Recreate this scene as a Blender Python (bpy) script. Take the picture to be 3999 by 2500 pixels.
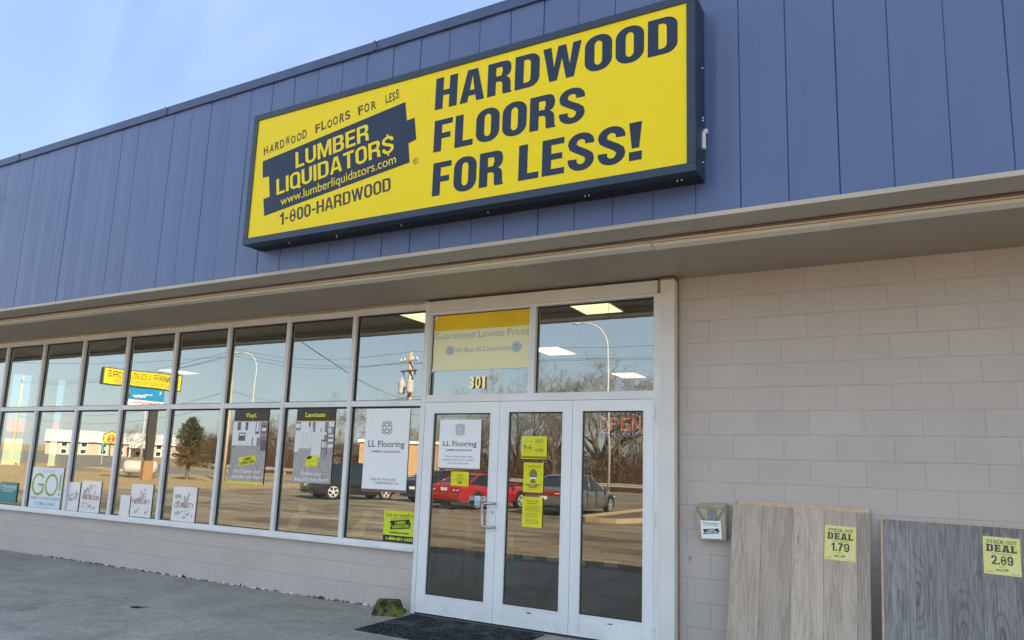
import bpy, bmesh, math, random
from mathutils import Vector, Matrix, noise as mnoise
R = math.radians
random.seed(7)
for o in list(bpy.data.objects): bpy.data.objects.remove(o)
scn = bpy.context.scene
C = scn.collection

# ------------------------------------------------------------------ camera
cam = bpy.data.objects.new('camera', bpy.data.cameras.new('camera'))
C.objects.link(cam); scn.camera = cam
YAW, PITCH, ROLL = 0.5062, 0.1617, 0.0357
fw = Vector((-math.sin(YAW)*math.cos(PITCH), math.cos(YAW)*math.cos(PITCH), math.sin(PITCH)))
r0 = Vector((math.cos(YAW), math.sin(YAW), 0)); u0 = r0.cross(fw)
ri = math.cos(ROLL)*r0 + math.sin(ROLL)*u0; up = -math.sin(ROLL)*r0 + math.cos(ROLL)*u0
cam.matrix_world = Matrix(((ri.x, up.x, -fw.x, 1.7788), (ri.y, up.y, -fw.y, -6.4531), (ri.z, up.z, -fw.z, 1.4586), (0, 0, 0, 1)))
cam.data.sensor_width = 36; cam.data.lens = 2861.7/3999*36
cam.data.shift_y = 120.1/3999
cam.data.clip_start = 0.05; cam.data.clip_end = 4000

# ------------------------------------------------------------------ light
SUN_AZ, SUN_EL = R(55), R(32)          # azimuth from +Y (behind the shop) towards +X
sdir = Vector((math.sin(SUN_AZ)*math.cos(SUN_EL), math.cos(SUN_AZ)*math.cos(SUN_EL), math.sin(SUN_EL)))
sl = bpy.data.lights.new('sun', 'SUN'); sl.energy = 5.0; sl.angle = R(0.5); sl.color = (1.0, 0.88, 0.70)
so = bpy.data.objects.new('sun', sl); C.objects.link(so)
so.rotation_euler = sdir.to_track_quat('Z', 'Y').to_euler()
w = bpy.data.worlds.new('World'); scn.world = w; w.use_nodes = True
wn, wl = w.node_tree.nodes, w.node_tree.links
bg = wn['Background']
sky = wn.new('ShaderNodeTexSky'); sky.sky_type = 'NISHITA'; sky.sun_disc = False
sky.sun_elevation = SUN_EL; sky.sun_rotation = SUN_AZ
sky.air_density = 1.0; sky.dust_density = 0.8; sky.ozone_density = 1.0; sky.altitude = 200
bg.inputs['Strength'].default_value = 0.13
# thin high haze evens the sky out, with one faint cirrus wisp, all in the sky's own directions
flat = wn.new('ShaderNodeMixRGB'); flat.inputs[0].default_value = 0.80
# the haze is thicker and brighter in the half of the sky away from the shop
tcg = wn.new('ShaderNodeTexCoord'); sxy = wn.new('ShaderNodeSeparateXYZ'); hz_ = wn.new('ShaderNodeMapRange'); hz_.interpolation_type = 'SMOOTHSTEP'
hz_.inputs[1].default_value = 0.45; hz_.inputs[2].default_value = -0.45
hm = wn.new('ShaderNodeMixRGB'); hm.inputs[1].default_value = (0.54, 0.77, 1.48, 1); hm.inputs[2].default_value = (1.45, 1.78, 2.12, 1)
wl.new(tcg.outputs['Generated'], sxy.inputs[0]); wl.new(sxy.outputs[1], hz_.inputs[0]); wl.new(hz_.outputs[0], hm.inputs[0]); wl.new(hm.outputs[0], flat.inputs[2])
wl.new(sky.outputs[0], flat.inputs[1])
tc = wn.new('ShaderNodeTexCoord'); mp = wn.new('ShaderNodeMapping'); mp.inputs['Rotation'].default_value = (0.3, 0.9, 0.5); mp.inputs['Scale'].default_value = (2.0, 5, 2.0)
nz = wn.new('ShaderNodeTexNoise'); nz.inputs['Scale'].default_value = 1.9; nz.inputs['Detail'].default_value = 7; nz.inputs['Distortion'].default_value = 0.5
cr = wn.new('ShaderNodeMapRange'); cr.inputs[1].default_value = 0.42; cr.inputs[2].default_value = 0.75; cr.inputs[3].default_value = 0; cr.inputs[4].default_value = 0.3
dt = wn.new('ShaderNodeVectorMath'); dt.operation = 'DOT_PRODUCT'; dt.inputs[1].default_value = (-0.714, 0.478, 0.512)
near = wn.new('ShaderNodeMapRange'); near.inputs[1].default_value = 0.965; near.inputs[2].default_value = 0.998
nm = wn.new('ShaderNodeVectorMath'); nm.operation = 'NORMALIZE'
ml_ = wn.new('ShaderNodeMath'); ml_.operation = 'MULTIPLY'
mx = wn.new('ShaderNodeMixRGB'); mx.inputs[2].default_value = (1.5, 1.75, 2.1, 1)
wl.new(tc.outputs['Generated'], mp.inputs[0]); wl.new(mp.outputs[0], nz.inputs['Vector']); wl.new(nz.outputs[0], cr.inputs[0])
wl.new(tc.outputs['Generated'], nm.inputs[0]); wl.new(nm.outputs[0], dt.inputs[0]); wl.new(dt.outputs['Value'], near.inputs[0])
wl.new(cr.outputs[0], ml_.inputs[0]); wl.new(near.outputs[0], ml_.inputs[1])
wl.new(ml_.outputs[0], mx.inputs[0]); wl.new(flat.outputs[0], mx.inputs[1]); wl.new(mx.outputs[0], bg.inputs['Color'])
scn.view_settings.view_transform = 'Standard'; scn.view_settings.look = 'None'
scn.view_settings.exposure = 2.28; scn.view_settings.gamma = 1
scn.render.engine = 'CYCLES'
scn.cycles.max_bounces = 10; scn.cycles.transparent_max_bounces = 16; scn.cycles.diffuse_bounces = 5

# ------------------------------------------------------------------ helpers
def tag(o, label=None, cat=None, group=None, kind=None):
    if label: o['label'] = label
    if cat: o['category'] = cat
    if group: o['group'] = group
    if kind: o['kind'] = kind
    return o
def thing(name, label, cat, loc=(0, 0, 0), rz=0, group=None):
    o = bpy.data.objects.new(name, None); C.objects.link(o); o.empty_display_size = 0.2
    o.location = loc; o.rotation_euler = (0, 0, rz)
    return tag(o, label, cat, group)
def obj(name, bm, mats, parent=None, smooth=False, loc=None):
    me = bpy.data.meshes.new(name); bm.to_mesh(me); bm.free()
    for m in (mats if isinstance(mats, (list, tuple)) else [mats]): me.materials.append(m)
    if smooth:
        for p in me.polygons: p.use_smooth = True
    o = bpy.data.objects.new(name, me); C.objects.link(o)
    if parent: o.parent = parent
    if loc: o.location = loc
    return o
def BM(): return bmesh.new()
def box(bm, x0, x1, y0, y1, z0, z1, mi=0, bev=0):
    if x0 > x1: x0, x1 = x1, x0
    if y0 > y1: y0, y1 = y1, y0
    if z0 > z1: z0, z1 = z1, z0
    v = [bm.verts.new(p) for p in ((x0,y0,z0),(x1,y0,z0),(x1,y1,z0),(x0,y1,z0),(x0,y0,z1),(x1,y0,z1),(x1,y1,z1),(x0,y1,z1))]
    fs = [bm.faces.new([v[i] for i in q]) for q in ((0,3,2,1),(4,5,6,7),(0,1,5,4),(1,2,6,5),(2,3,7,6),(3,0,4,7))]
    for f in fs: f.material_index = mi
    if bev:
        es = {e for f in fs for e in f.edges}
        bmesh.ops.bevel(bm, geom=list(es), offset=bev, segments=2, affect='EDGES', profile=0.7)
    return fs
def quad(bm, pts, mi=0):
    f = bm.faces.new([bm.verts.new(p) for p in pts]); f.material_index = mi; return f
def prism_y(bm, poly, y0, y1, mi=0):
    """polygon in xz (counter-clockwise seen from -Y) extruded from y0 (front) to y1."""
    a = [bm.verts.new((x, y0, z)) for x, z in poly]; b = [bm.verts.new((x, y1, z)) for x, z in poly]
    n = len(poly)
    bm.faces.new(a).material_index = mi; bm.faces.new(b[::-1]).material_index = mi
    for i in range(n): bm.faces.new((a[i], b[i], b[(i+1) % n], a[(i+1) % n])).material_index = mi
def tube(bm, pts, rad, seg=6, mi=0, cap=True):
    pts = [Vector(p) for p in pts]; n = len(pts)
    rads = rad if isinstance(rad, (list, tuple)) else [rad]*n
    rings = []
    prev = None
    for i, p in enumerate(pts):
        d = (pts[min(i+1, n-1)] - pts[max(i-1, 0)]).normalized()
        if prev is None:
            a = d.orthogonal().normalized()
        else:
            a = (prev - d*prev.dot(d))
            a = a.normalized() if a.length > 1e-6 else d.orthogonal().normalized()
        prev = a; b = d.cross(a)
        rings.append([bm.verts.new(p + (a*math.cos(2*math.pi*k/seg) + b*math.sin(2*math.pi*k/seg))*rads[i]) for k in range(seg)])
    for i in range(n-1):
        for k in range(seg):
            bm.faces.new((rings[i][k], rings[i][(k+1) % seg], rings[i+1][(k+1) % seg], rings[i+1][k])).material_index = mi
    if cap and seg > 2:
        bm.faces.new(rings[0][::-1]).material_index = mi; bm.faces.new(rings[-1]).material_index = mi
def lathe(bm, prof, center=(0, 0, 0), axis='z', seg=16, mi=0):
    """prof: list of (r, h)."""
    cx, cy, cz = center; rings = []
    for r, h in prof:
        ring = []
        for k in range(seg):
            a = 2*math.pi*k/seg; p, q = r*math.cos(a), r*math.sin(a)
            ring.append(bm.verts.new({'z': (cx+p, cy+q, cz+h), 'x': (cx+h, cy+p, cz+q), 'y': (cx+p, cy+h, cz+q)}[axis]))
        rings.append(ring)
    for i in range(len(rings)-1):
        for k in range(seg):
            bm.faces.new((rings[i][k], rings[i][(k+1) % seg], rings[i+1][(k+1) % seg], rings[i+1][k])).material_index = mi
    bm.faces.new(rings[0][::-1]).material_index = mi; bm.faces.new(rings[-1]).material_index = mi
def fixn(bm): bmesh.ops.recalc_face_normals(bm, faces=bm.faces[:]); return bm

# ---- materials
class N:
    def __init__(s, name):
        s.m = bpy.data.materials.new(name); s.m.use_nodes = True
        s.n, s.l = s.m.node_tree.nodes, s.m.node_tree.links
        s.b = s.n['Principled BSDF']; s.out = s.n['Material Output']
        s.co = s.n.new('ShaderNodeTexCoord').outputs['Object']
    def new(s, t, **kw):
        n = s.n.new(t)
        for k, v in kw.items():
            if k.startswith('i_'): n.inputs[k[2:].replace('_', ' ')].default_value = v
            else: setattr(n, k, v)
        return n
    def link(s, a, b): s.l.new(a, b)
    def map(s, scale=(1, 1, 1), loc=(0, 0, 0), rot=(0, 0, 0), vec=None):
        m = s.new('ShaderNodeMapping'); m.inputs['Scale'].default_value = scale; m.inputs['Location'].default_value = loc; m.inputs['Rotation'].default_value = rot
        s.link(vec or s.co, m.inputs[0]); return m.outputs[0]
    def noise(s, scale, detail=5, rough=.55, dist=0, vec=None):
        n = s.new('ShaderNodeTexNoise'); n.inputs['Scale'].default_value = scale; n.inputs['Detail'].default_value = detail
        n.inputs['Roughness'].default_value = rough; n.inputs['Distortion'].default_value = dist
        s.link(vec or s.co, n.inputs['Vector']); return n.outputs[0]
    def rng(s, v, a, b, c=0., d=1.):
        n = s.new('ShaderNodeMapRange'); n.clamp = True
        for i, x in enumerate((a, b, c, d)): n.inputs[i+1].default_value = x
        s.link(v, n.inputs[0]); return n.outputs[0]
    def mix(s, f, a, b, mode='MIX'):
        n = s.new('ShaderNodeMixRGB', blend_type=mode)
        for i, x in enumerate((f, a, b)):
            if hasattr(x, 'default_value'): s.link(x, n.inputs[i])
            elif i == 0: n.inputs[0].default_value = x
            else: n.inputs[i].default_value = (*x, 1)
        return n.outputs[0]
    def math(s, op, a, b=0.5):
        n = s.new('ShaderNodeMath', operation=op)
        for i, x in enumerate((a, b)):
            if hasattr(x, 'default_value'): s.link(x, n.inputs[i])
            else: n.inputs[i].default_value = x
        return n.outputs[0]
    def bump(s, h, strength=.3, dist=.01, prev=None):
        n = s.new('ShaderNodeBump'); n.inputs['Strength'].default_value = strength; n.inputs['Distance'].default_value = dist
        s.link(h, n.inputs['Height'])
        if prev: s.link(prev, n.inputs['Normal'])
        s.link(n.outputs[0], s.b.inputs['Normal']); return n.outputs[0]
    def fin(s, col, rough=.6, metal=0., spec=.5, coat=0.):
        if hasattr(col, 'default_value'): s.link(col, s.b.inputs['Base Color'])
        else: s.b.inputs['Base Color'].default_value = (*col, 1)
        if hasattr(rough, 'default_value'): s.link(rough, s.b.inputs['Roughness'])
        else: s.b.inputs['Roughness'].default_value = rough
        s.b.inputs['Metallic'].default_value = metal; s.b.inputs['Specular IOR Level'].default_value = spec
        s.b.inputs['Coat Weight'].default_value = coat
        return s.m
def mat(name, c1, c2=None, scale=6, rough=.6, metal=0., bump=0., bscale=40, stretch=(1, 1, 1), spec=.5, coat=0., lo=.35, hi=.65):
    n = N(name); col = c1
    if c2: col = n.mix(n.rng(n.noise(scale, vec=n.map(stretch)), lo, hi), c1, c2)
    if bump: n.bump(n.noise(bscale, 6, vec=n.map(stretch)), bump, .01)
    return n.fin(col, rough, metal, spec, coat)
def emit(name, col, strength):
    n = N(name); e = n.new('ShaderNodeEmission'); e.inputs[0].default_value = (*col, 1); e.inputs[1].default_value = strength
    n.link(e.outputs[0], n.out.inputs[0]); return n.m

def block_mat(name, shift, base=(.585, .515, .465), zoff=0.):
    n = N(name)
    sx = n.new('ShaderNodeSeparateXYZ'); n.link(n.co, sx.inputs[0])
    cb = n.new('ShaderNodeCombineXYZ'); n.link(n.math('ADD', sx.outputs[0], shift+40.64), cb.inputs[0]); n.link(n.math('ADD', sx.outputs[2], 4.064+zoff), cb.inputs[1])
    wob = n.new('ShaderNodeMixRGB', blend_type='ADD'); wob.inputs[0].default_value = .004
    n.link(cb.outputs[0], wob.inputs[1])
    nw = n.new('ShaderNodeTexNoise'); nw.inputs['Scale'].default_value = 9; n.link(n.co, nw.inputs['Vector']); n.link(nw.outputs['Color'], wob.inputs[2])
    b = n.new('ShaderNodeTexBrick', offset=.5, offset_frequency=2)
    b.inputs['Scale'].default_value = 1; b.inputs['Brick Width'].default_value = .4064; b.inputs['Row Height'].default_value = .2032
    b.inputs['Mortar Size'].default_value = .0042; b.inputs['Mortar Smooth'].default_value = .5; b.inputs['Bias'].default_value = 0
    b.inputs['Color1'].default_value = (.40, .40, .40, 1); b.inputs['Color2'].default_value = (.60, .60, .60, 1); b.inputs['Mortar'].default_value = (.5, .5, .5, 1)
    n.link(wob.outputs[0], b.inputs['Vector'])
    tone = n.rng(b.outputs['Color'], .3, .7, .955, 1.045)
    col = n.mix(n.rng(n.noise(1.7, 5), .3, .7), base, tuple(c*.93 for c in base))
    col = n.mix(1, col, n.mix(n.rng(n.noise(120, 3), .3, .75), (1, 1, 1), (.93, .92, .92)), 'MULTIPLY')
    m1 = n.new('ShaderNodeVectorMath', operation='SCALE'); n.link(col, m1.inputs[0]); n.link(tone, m1.inputs['Scale']); col = m1.outputs[0]
    # the painted-over joints: chalky dirt line, strength varies along the wall
    jf = n.math('MULTIPLY', b.outputs['Fac'], n.rng(n.noise(3.2, 4), .35, .65, .12, .62))
    col = n.mix(jf, col, tuple(c*.70 for c in base))
    pits = n.rng(n.noise(75, 2, .4), .66, .73)
    pits = n.math('MULTIPLY', pits, n.rng(n.noise(6, 2), .45, .6))
    col = n.mix(n.math('MULTIPLY', pits, .5), col, tuple(c*.45 for c in base))
    scuff = n.rng(n.noise(2.3, 7, .7, .5, vec=n.map((1, 1, 2.3))), .60, .72, 0, .22)
    col = n.mix(scuff, col, tuple(c*.78 for c in base))
    h = n.math('SUBTRACT', n.math('MULTIPLY', n.noise(160, 4), .22), n.math('ADD', b.outputs['Fac'], n.math('MULTIPLY', pits, .5)))
    n.bump(h, .55, .006)
    return n.fin(col, .72, spec=.35)

def wood_mat(name, ca, cb_, cc, dark, board, seed, knots=.5, ring=1.0):
    """vertical planks printed on a leaning sample board, local x across, z up"""
    n = N(name)
    sx = n.new('ShaderNodeSeparateXYZ'); n.link(n.co, sx.inputs[0])
    bi = n.math('FLOOR', n.math('DIVIDE', sx.outputs[0], board), 0)
    fr = n.math('FRACT', n.math('DIVIDE', sx.outputs[0], board), 0)
    wn_ = n.new('ShaderNodeTexWhiteNoise', noise_dimensions='1D'); n.link(n.math('ADD', bi, seed), wn_.inputs['W'])
    cx = n.new('ShaderNodeCombineXYZ'); n.link(sx.outputs[0], cx.inputs[0]); n.link(n.math('MULTIPLY', wn_.outputs[0], 13.), cx.inputs[1]); n.link(sx.outputs[2], cx.inputs[2])
    v = cx.outputs[0]
    warp = n.noise(2.2, 3, vec=n.map((3.0, 1, 1.4), vec=v))
    fine = n.noise(3, 9, .65, .3, vec=n.map((34, 1, 1.6), vec=v))
    finer = n.noise(9, 6, .7, 0, vec=n.map((60, 1, 3), vec=v))
    broad = n.noise(2.0, 4, .5, .6, vec=n.map((7, 1, .9), vec=v))
    # cathedral rings round knot centres
    vo = n.new('ShaderNodeTexVoronoi', feature='F1'); vo.inputs['Scale'].default_value = 1.0; vo.inputs['Randomness'].default_value = .9
    n.link(n.map((5.2, 1, 1.5), vec=v), vo.inputs['Vector'])
    dist = n.math('ADD', vo.outputs['Distance'], n.math('MULTIPLY', warp, .35))
    rings = n.math('SINE', n.math('MULTIPLY', dist, 46.), 0)
    rings = n.math('MULTIPLY', n.rng(rings, .1, 1, 0, 1), n.rng(dist, .25, .75, 1, .15))
    col = n.mix(n.rng(broad, .32, .68), ca, cb_)
    col = n.mix(n.rng(fine, .42, .68), col, cc)
    col = n.mix(n.math('MULTIPLY', rings, .55*ring), col, dark)
    col = n.mix(n.rng(finer, .55, .8, 0, .45), col, dark)
    tone = n.rng(wn_.outputs[0], 0, 1, .80, 1.14)
    m1 = n.new('ShaderNodeVectorMath', operation='SCALE'); n.link(col, m1.inputs[0]); n.link(tone, m1.inputs['Scale']); col = m1.outputs[0]
    kn = n.rng(vo.outputs['Distance'], .03, .10, knots, 0)
    col = n.mix(kn, col, tuple(c*.35 for c in dark))
    seam = n.math('ADD', n.rng(fr, 0, .012, 1, 0), n.rng(fr, .988, 1, 0, 1))
    col = n.mix(n.math('MULTIPLY', seam, .75), col, tuple(c*.5 for c in dark))
    n.bump(n.math('SUBTRACT', fine, seam), .15, .003)
    return n.fin(col, .5, spec=.4)

def glass_mat(name, fac, tint=(1, 1, .94), trans=(.86, .90, .88)):
    n = N(name)
    t = n.new('ShaderNodeBsdfTransparent'); t.inputs[0].default_value = (*trans, 1)
    g = n.new('ShaderNodeBsdfGlossy'); g.inputs['Roughness'].default_value = 0; g.inputs[0].default_value = (*tint, 1)
    fr = n.new('ShaderNodeFresnel'); fr.inputs[0].default_value = 1.5
    f = n.rng(fr.outputs[0], .04, .6, fac, .9)
    # float-glass waviness
    bp = n.new('ShaderNodeBump'); bp.inputs['Strength'].default_value = .16; bp.inputs['Distance'].default_value = .004
    n.link(n.noise(1.3, 1), bp.inputs['Height']); n.link(bp.outputs[0], g.inputs['Normal'])
    m = n.new('ShaderNodeMixShader'); n.link(f, m.inputs[0]); n.link(t.outputs[0], m.inputs[1]); n.link(g.outputs[0], m.inputs[2])
    film = n.new('ShaderNodeBsdfDiffuse'); film.inputs[0].default_value = (.62, .60, .56, 1)      # dust and wiping smears
    sm = n.rng(n.noise(2.6, 6, .65, 1.2, vec=n.map((1, 1, .55), rot=(0, .5, 0))), .45, .75, .012, .075)
    m2 = n.new('ShaderNodeMixShader'); n.link(sm, m2.inputs[0]); n.link(m.outputs[0], m2.inputs[1]); n.link(film.outputs[0], m2.inputs[2])
    n.link(m2.outputs[0], n.out.inputs[0]); return n.m
def clear_mat(name):
    n = N(name); t = n.new('ShaderNodeBsdfTransparent'); t.inputs[0].default_value = (.98, .99, .985, 1); n.link(t.outputs[0], n.out.inputs[0]); return n.m

MT = {}
MT['block_r'] = block_mat('painted_block_grey', -.2032)
MT['block_l'] = block_mat('painted_block_grey_low', 0.)
def fascia_mat():
    n = N('blue_metal_panel')
    br = n.noise(.9, 3, vec=n.map((2.2, 1, .5)))
    col = n.mix(n.rng(br, .3, .7), (.072, .108, .245), (.082, .120, .262))
    spk = n.rng(n.noise(55, 3), .72, .78, 0, .5)
    spk = n.math('MULTIPLY', spk, n.rng(n.noise(5, 2), .55, .7))
    col = n.mix(spk, col, (.03, .035, .06))
    chalk = n.rng(n.noise(3.5, 6, .6, 1, vec=n.map((6, 1, .7))), .58, .78, 0, .09)
    col = n.mix(chalk, col, (.20, .22, .33))
    b1 = n.bump(n.noise(.8, 1.0, .4, 0, vec=n.map((1.9, 1, .8))), .42, .05)
    n.bump(n.noise(420, 2), .06, .002, b1)
    return n.fin(col, .42, spec=.6)
MT['fascia'] = fascia_mat()
MT['cap'] = mat('blue_cap_flashing', (.042, .062, .15), (.055, .078, .175), 4, .5)
MT['gap'] = mat('dark_gap', (.022, .030, .062), rough=.9)
MT['soffit'] = mat('soffit_paint', (.42, .345, .275), (.36, .295, .235), .8, .42, stretch=(1.4, .6, 1), bump=.04, bscale=4)
MT['soffit_lip'] = mat('soffit_lip_metal', (.48, .42, .34), (.41, .36, .29), 3, .5, stretch=(.5, 2, 2))
MT['conduit'] = mat('brown_conduit', (.20, .13, .11), (.15, .10, .08), 5, .6)
MT['cream'] = mat('cream_enamel', (.88, .80, .68), (.78, .68, .55), 5, .45, stretch=(.7, 3, 3))
MT['creamdark'] = mat('rusty_gap', (.16, .075, .045), (.28, .14, .085), 9, .8)
MT['lens'] = mat('yellowed_lens', (.86, .82, .70), (.78, .72, .60), 3, .35, stretch=(.4, 2, 2))
MT['alu'] = mat('white_aluminium', (.82, .81, .80), (.74, .73, .72), 3, .38, bump=.02, bscale=60)
MT['trim'] = mat('white_painted_trim', (.80, .77, .72), (.72, .69, .64), 3, .5, stretch=(.8, 2, .8))
def door_mat_():
    n = N('white_door_enamel'); sx = n.new('ShaderNodeSeparateXYZ'); n.link(n.co, sx.inputs[0])
    col = n.mix(n.rng(n.noise(2.5, 4), .35, .65), (.86, .86, .86), (.80, .80, .80))
    scr = n.rng(n.noise(9, 7, .72, .8, vec=n.map((2.4, 1, .6))), .60, .70); low = n.rng(sx.outputs[2], .05, .45, 1, .12)
    col = n.mix(n.math('MULTIPLY', n.math('MULTIPLY', scr, low), .55), col, (.40, .39, .38))
    grime = n.rng(n.noise(3, 6, .7), .45, .7); edge = n.rng(sx.outputs[2], .01, .16, .5, 0); col = n.mix(n.math('MULTIPLY', grime, edge), col, (.34, .32, .29))
    return n.fin(col, .36)
MT['door'] = door_mat_()
MT['gasket'] = mat('black_gasket', (.014, .015, .017), rough=.6)
MT['caulk'] = mat('rusty_caulk', (.24, .13, .07), (.36, .24, .15), 8, .85)
MT['steel'] = mat('brushed_steel', (.55, .55, .56), rough=.3, metal=1.)
MT['brass'] = mat('brass', (.75, .58, .25), rough=.25, metal=1.)
MT['glass'] = glass_mat('coated_glass', .275, trans=(.80, .84, .81))
MT['glassdoor'] = glass_mat('tinted_door_glass', .205, (1, .96, .86), (.56, .56, .52))
MT['clear'] = clear_mat('clear_glass_edge')
n = N('blue_tinted_glass'); t_ = n.new('ShaderNodeBsdfTransparent'); t_.inputs[0].default_value = (.50, .62, .62, 1); n.link(t_.outputs[0], n.out.inputs[0]); MT['tintpane'] = n.m
MT['int_wall'] = mat('interior_wall', (.34, .33, .30), (.30, .29, .26), 2, .8)
MT['int_floor'] = mat('interior_floor', (.06, .046, .033), (.04, .031, .023), 2, .5, stretch=(1, 6, 1))
MT['int_ceil'] = mat('interior_ceiling_tiles', (.40, .40, .37), (.36, .36, .33), 6, .9)
MT['troffer'] = emit('fluorescent_troffer', (1, .89, .52), .42)
MT['sign_y'] = mat('sign_yellow', (.84, .64, .006), (.82, .62, .007), 1.2, .45, spec=.25)
MT['navy'] = mat('sign_navy', (.014, .027, .06), (.017, .031, .068), 3, .45, spec=.3)
MT['signframe'] = mat('sign_frame_navy', (.012, .026, .052), (.016, .032, .06), 3, .42)
MT['signbot'] = mat('sign_underside', (.012, .015, .022), rough=.6)
MT['white'] = mat('white_paper', (.90, .90, .91), (.88, .88, .89), 2, .5)
MT['whitep'] = mat('white_plastic', (.75, .76, .78), rough=.4)
MT['black'] = mat('black_print', (.012, .012, .014), rough=.5)
MT['char'] = mat('charcoal_print', (.035, .030, .030), (.045, .038, .036), 4, .5)
MT['brownp'] = mat('brown_print', (.19, .055, .04), rough=.5)
MT['brownband'] = mat('brown_band', (.22, .10, .075), rough=.5)
MT['grayp'] = mat('gray_print', (.25, .24, .24), rough=.5)
MT['yel'] = mat('yellow_print', (.80, .74, .01), rough=.5)
MT['lime'] = mat('laminated_lime_paper', (.78, .74, .018), (.74, .70, .018), 3, .12, coat=.6)
MT['limeflat'] = mat('lime_print', (.64, .76, .02), (.60, .72, .02), 3, .45)
MT['olive'] = mat('olive_print', (.20, .21, .02), rough=.4)
MT['red'] = mat('red_print', (.55, .03, .02), rough=.5)
MT['blueink'] = mat('faded_blue_print', (.34, .46, .58), rough=.5)

# ------------------------------------------------------------------ lettering
_tcache = {}
def text_geo(s, weight=0.0, shear=0.0):
    k = (s, weight, shear)
    if k in _tcache: return _tcache[k]
    cu = bpy.data.curves.new('t', 'FONT'); cu.body = s; cu.size = 1; cu.offset = weight; cu.shear = shear; cu.resolution_u = 4
    o = bpy.data.objects.new('t', cu)
    me = bpy.data.meshes.new_from_object(o)
    vs = [(v.co.x, v.co.y) for v in me.vertices]; fs = [tuple(p.vertices) for p in me.polygons]
    bpy.data.objects.remove(o); bpy.data.curves.remove(cu); bpy.data.meshes.remove(me)
    _tcache[k] = (vs, fs); return vs, fs
def cap_h():
    vs, _ = text_geo('H'); ys = [v[1] for v in vs]; return min(ys), max(ys)
def text(bm, s, x0, x1, zb, cap, y, weight=0., shear=0., rot=0., mi=0, slab=False, jitter=0.):
    """letters of cap height `cap`, baseline at zb, stretched from x0 to x1, facing -Y at depth y"""
    vs, fs = text_geo(s, weight, shear)
    xs = [v[0] for v in vs]; a, b = min(xs), max(xs); h0, h1 = cap_h(); h0 -= weight; h1 += weight
    kx = (x1-x0)/(b-a); kz = cap/(h1-h0); cr_, sr = math.cos(rot), math.sin(rot)
    out = []
    for (px, py) in vs:
        X = (px-a)*kx; Z = (py-h0)*kz
        if jitter: Z += jitter*cap*math.sin(px*5.1+1.3) ; X += jitter*cap*.3*math.sin(px*9+py*3)
        out.append(bm.verts.new((x0 + X*cr_ - Z*sr, y, zb + X*sr + Z*cr_)))
    for f in fs:
        try: bm.faces.new([out[i] for i in f]).material_index = mi
        except ValueError: pass
def loops_geo(loops):
    cu = bpy.data.curves.new('g', 'CURVE'); cu.dimensions = '2D'; cu.fill_mode = 'BOTH'
    for lp in loops:
        sp = cu.splines.new('POLY'); sp.points.add(len(lp)-1); sp.use_cyclic_u = True
        for i, (x, y) in enumerate(lp): sp.points[i].co = (x, y, 0, 1)
    o = bpy.data.objects.new('g', cu); me = bpy.data.meshes.new_from_object(o)
    vs = [(v.co.x, v.co.y) for v in me.vertices]; fs = [tuple(p.vertices) for p in me.polygons]
    bpy.data.objects.remove(o); bpy.data.curves.remove(cu); bpy.data.meshes.remove(me)
    return vs, fs
def rrect(x0, y0, x1, y1, rx, ry, n=7, corners=(1, 1, 1, 1)):
    p = []
    for i, (cx, cy, a0) in enumerate(((x1-rx, y1-ry, 0), (x0+rx, y1-ry, 90), (x0+rx, y0+ry, 180), (x1-rx, y0+ry, 270))):
        if corners[i]:
            for k in range(n+1):
                a = R(a0+90*k/n); p.append((cx+rx*math.cos(a), cy+ry*math.sin(a)))
        else: p.append(((x1, y1), (x0, y1), (x0, y0), (x1, y0))[i])
    return p
def stroke(c, t, tv):
    """closed outline of a pen stroke along c, pen width t across, tv up"""
    L, Rr = [], []
    for i, p in enumerate(c):
        q0, q1 = c[max(i-1, 0)], c[min(i+1, len(c)-1)]; dx, dy = q1[0]-q0[0], q1[1]-q0[1]; l = math.hypot(dx, dy) or 1; nx, ny = -dy/l, dx/l
        th = math.hypot(t*nx, tv*ny)/2; L.append((p[0]+nx*th, p[1]+ny*th)); Rr.append((p[0]-nx*th, p[1]-ny*th))
    return L + Rr[::-1]
def arcp(cx, cy, rx, ry, a0, a1, n=12): return [(cx+rx*math.cos(R(a0+(a1-a0)*k/n)), cy+ry*math.sin(R(a0+(a1-a0)*k/n))) for k in range(n+1)]
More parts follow.
